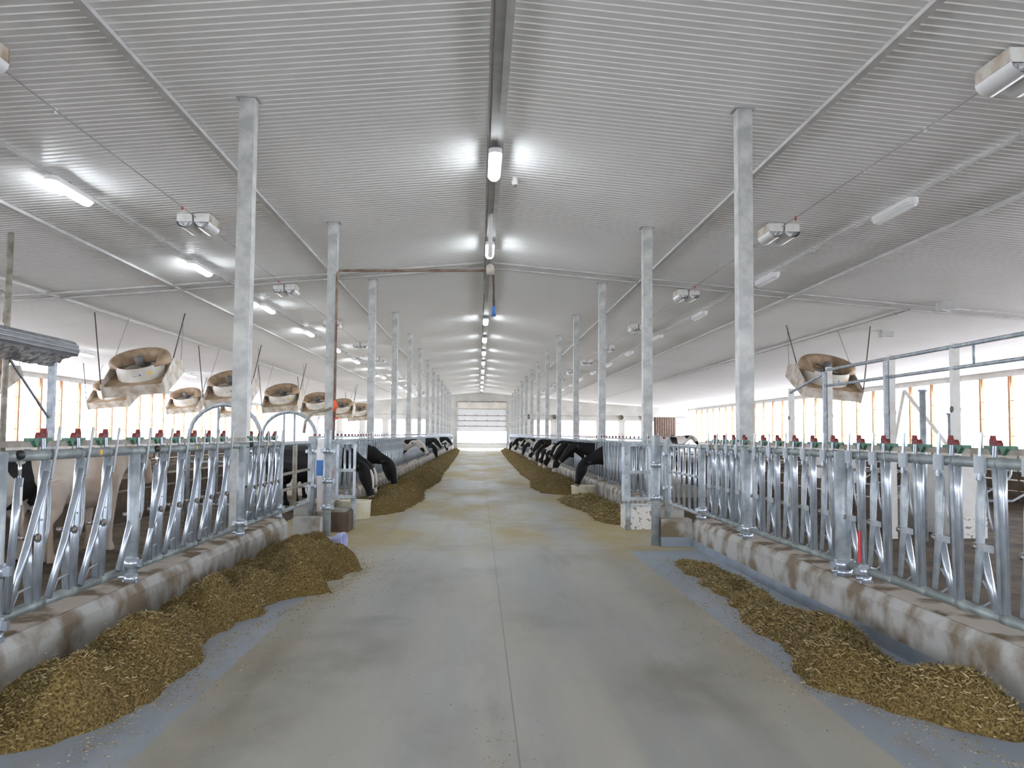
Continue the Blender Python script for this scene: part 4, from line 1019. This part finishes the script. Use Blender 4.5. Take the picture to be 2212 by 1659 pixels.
feed('feed_heap', [(5.2,3.2,3.46,.12),(5.4,2.96,3.46,.22),(5.7,2.78,3.44,.24),(6.06,2.6,3.40,.22),(6.4,2.40,3.36,.21),(7.12,2.50,3.32,.19),(7.6,2.62,3.40,.16),(8.0,2.60,3.34,.15),(8.6,2.55,3.22,.12),(9.2,2.72,3.18,.10),(10.2,2.72,3.26,.10),(11.2,2.76,3.36,.08),(12.0,2.74,3.24,.07),(12.6,2.78,3.0,.05)],
     .022, 15000, 'low patchy heap of strawy feed along the near right curb', 11, cutr, amp=.035, slen=.028)
def cutt(cx_, cy_, rr):
    def f(x, y, z): return z
    return f
feed('feed_heap', [(19.45,-2.2,cl,.14),(20.5,-1.75,cl,.30),(24,-1.5,cl,.34),(28,-1.7,cl,.30),(33,-1.45,cl,.28),(40,-1.6,cl,.26),(60,-1.7,cl,.24),(80,-1.9,cl,.2),(100,-2.2,cl,.15)],
     .09, 7000, 'long far heap of feed along the left curb, beyond the tub', 5, amp=.05, slen=.05)
feed('feed_heap', [(26.2,2.6,cr,.12),(27.2,1.95,cr,.28),(30,1.75,cr,.34),(34,2.0,cr,.26),(38,1.9,cr,.26),(60,2.0,cr,.24),(80,2.2,cr,.2),(100,2.5,cr,.15)],
     .09, 6000, 'long far heap of feed along the right curb, beyond the tub', 6, amp=.05, slen=.05)
feed('feed_heap', [(17.7,2.75,cr,.12),(18.6,2.45,cr,.16),(20.5,2.5,cr,.15),(22.5,2.2,cr,.17),(24.4,2.2,cr,.14),(25.1,2.4,cr,.08)],
     .04, 5000, 'thin feed patch on the right between waterer and tub', 8, amp=.04, slen=.045)
# loose crumbs on the floor
def crumbs(n_, fn, label, seed, size=.010):
    rnd = random.Random(seed); mb = MB()
    for k in range(n_):
        x, y = fn(rnd); sz = size*rnd.uniform(.4,1.6); a = rnd.uniform(0,PI); h_ = sz*.5
        c_, s_ = math.cos(a)*sz, math.sin(a)*sz; k2 = rnd.uniform(.2,.6)
        mb.add([(x-c_,y-s_,0.0),(x+s_*k2,y-c_*k2,0.0),(x+c_,y+s_,0.0),(x-s_*k2,y+c_*k2,0.0),(x,y,h_)], [(0,1,4),(1,2,4),(2,3,4),(3,0,4)], rnd.choice(strawm[:2]+[strawm[2]]))
    o = mb.build('feed_crumbs'); tag(o, label, 'feed', None, 'stuff')
def fl(r_):
    y = r_.uniform(4.6,14.2) if r_.random() < .5 else r_.uniform(5.2,13.9); return lerp_tab([(4.6,-2.3),(7,-2.1),(8,-2.2),(10,-1.7),(12,-1.5),(14.2,-2.3)], y)[0]+(abs(r_.gauss(0,.28)) if r_.random() < .45 else r_.gauss(.02,.05)), y
def fr(r_):
    y = r_.uniform(4.8,13); return lerp_tab([(4.8,3.0),(5.5,2.85),(6.4,2.4),(8,2.5),(10,2.7),(13,2.8)], y)[0]-(abs(r_.gauss(0,.28)) if r_.random() < .45 else r_.gauss(.02,.05)), y
def fc(r_):
    if r_.random() < .3: return .12+r_.gauss(0,.12), 4.9+r_.gauss(0,.35)
    return r_.uniform(-1.9,2.3), 4+10*r_.random()
crumbs(2600, fl, 'crumbs of feed scattered on the floor beside the left heap', 21, .008)
crumbs(2200, fr, 'crumbs of feed scattered on the floor beside the right heap', 22, .008)
crumbs(420, fc, 'sparse crumbs of feed over the middle of the lane', 23, .006)
def ft(side):
    def f_(r_):
        y = r_.uniform(-1,14.1) if r_.random() < .3 else r_.uniform(5,14.1); return (XL-.04-abs(r_.gauss(0,.14)) if side < 0 else XR+.04+abs(r_.gauss(0,.14))), y
    return f_

# ------------------------------------------------------------------ light
W = bpy.data.worlds.new('sky'); SC.world = W; W.use_nodes = True
bg = W.node_tree.nodes['Background']; bg.inputs[0].default_value = (.92,.96,1.0,1); bg.inputs[1].default_value = 9.0
def portal(name, loc, rot, sx, sy):
    l = bpy.data.lights.new(name, 'AREA'); l.shape = 'RECTANGLE'; l.size = sx; l.size_y = sy; l.cycles.is_portal = True
    o = bpy.data.objects.new(name, l); COL.objects.link(o); o.location = loc; o.rotation_euler = rot
ym = (YB+YE)/2
portal('daylight_left', (CX-WX-.3, ym, 2.9), (0,R(-90),0), 3.8, YE-YB)
portal('daylight_right', (CX+WX+.3, ym, 2.9), (0,R(90),0), 3.8, YE-YB)
portal('daylight_near', (CX, YB-.3, 2.8), (R(90),0,0), 40, 5.6)
portal('daylight_far', (CX, YE+.3, 2.0), (R(-90),0,0), 46, 4)
SC.view_settings.view_transform = 'Standard'; SC.view_settings.look = 'None'; SC.view_settings.gamma = 1; SC.view_settings.use_curve_mapping = False
SC.view_settings.exposure = 0.84
SC.cycles.use_denoising = True
SC.cycles.max_bounces = 10; SC.cycles.diffuse_bounces = 6; SC.cycles.transparent_max_bounces = 12; SC.cycles.sample_clamp_indirect = 8
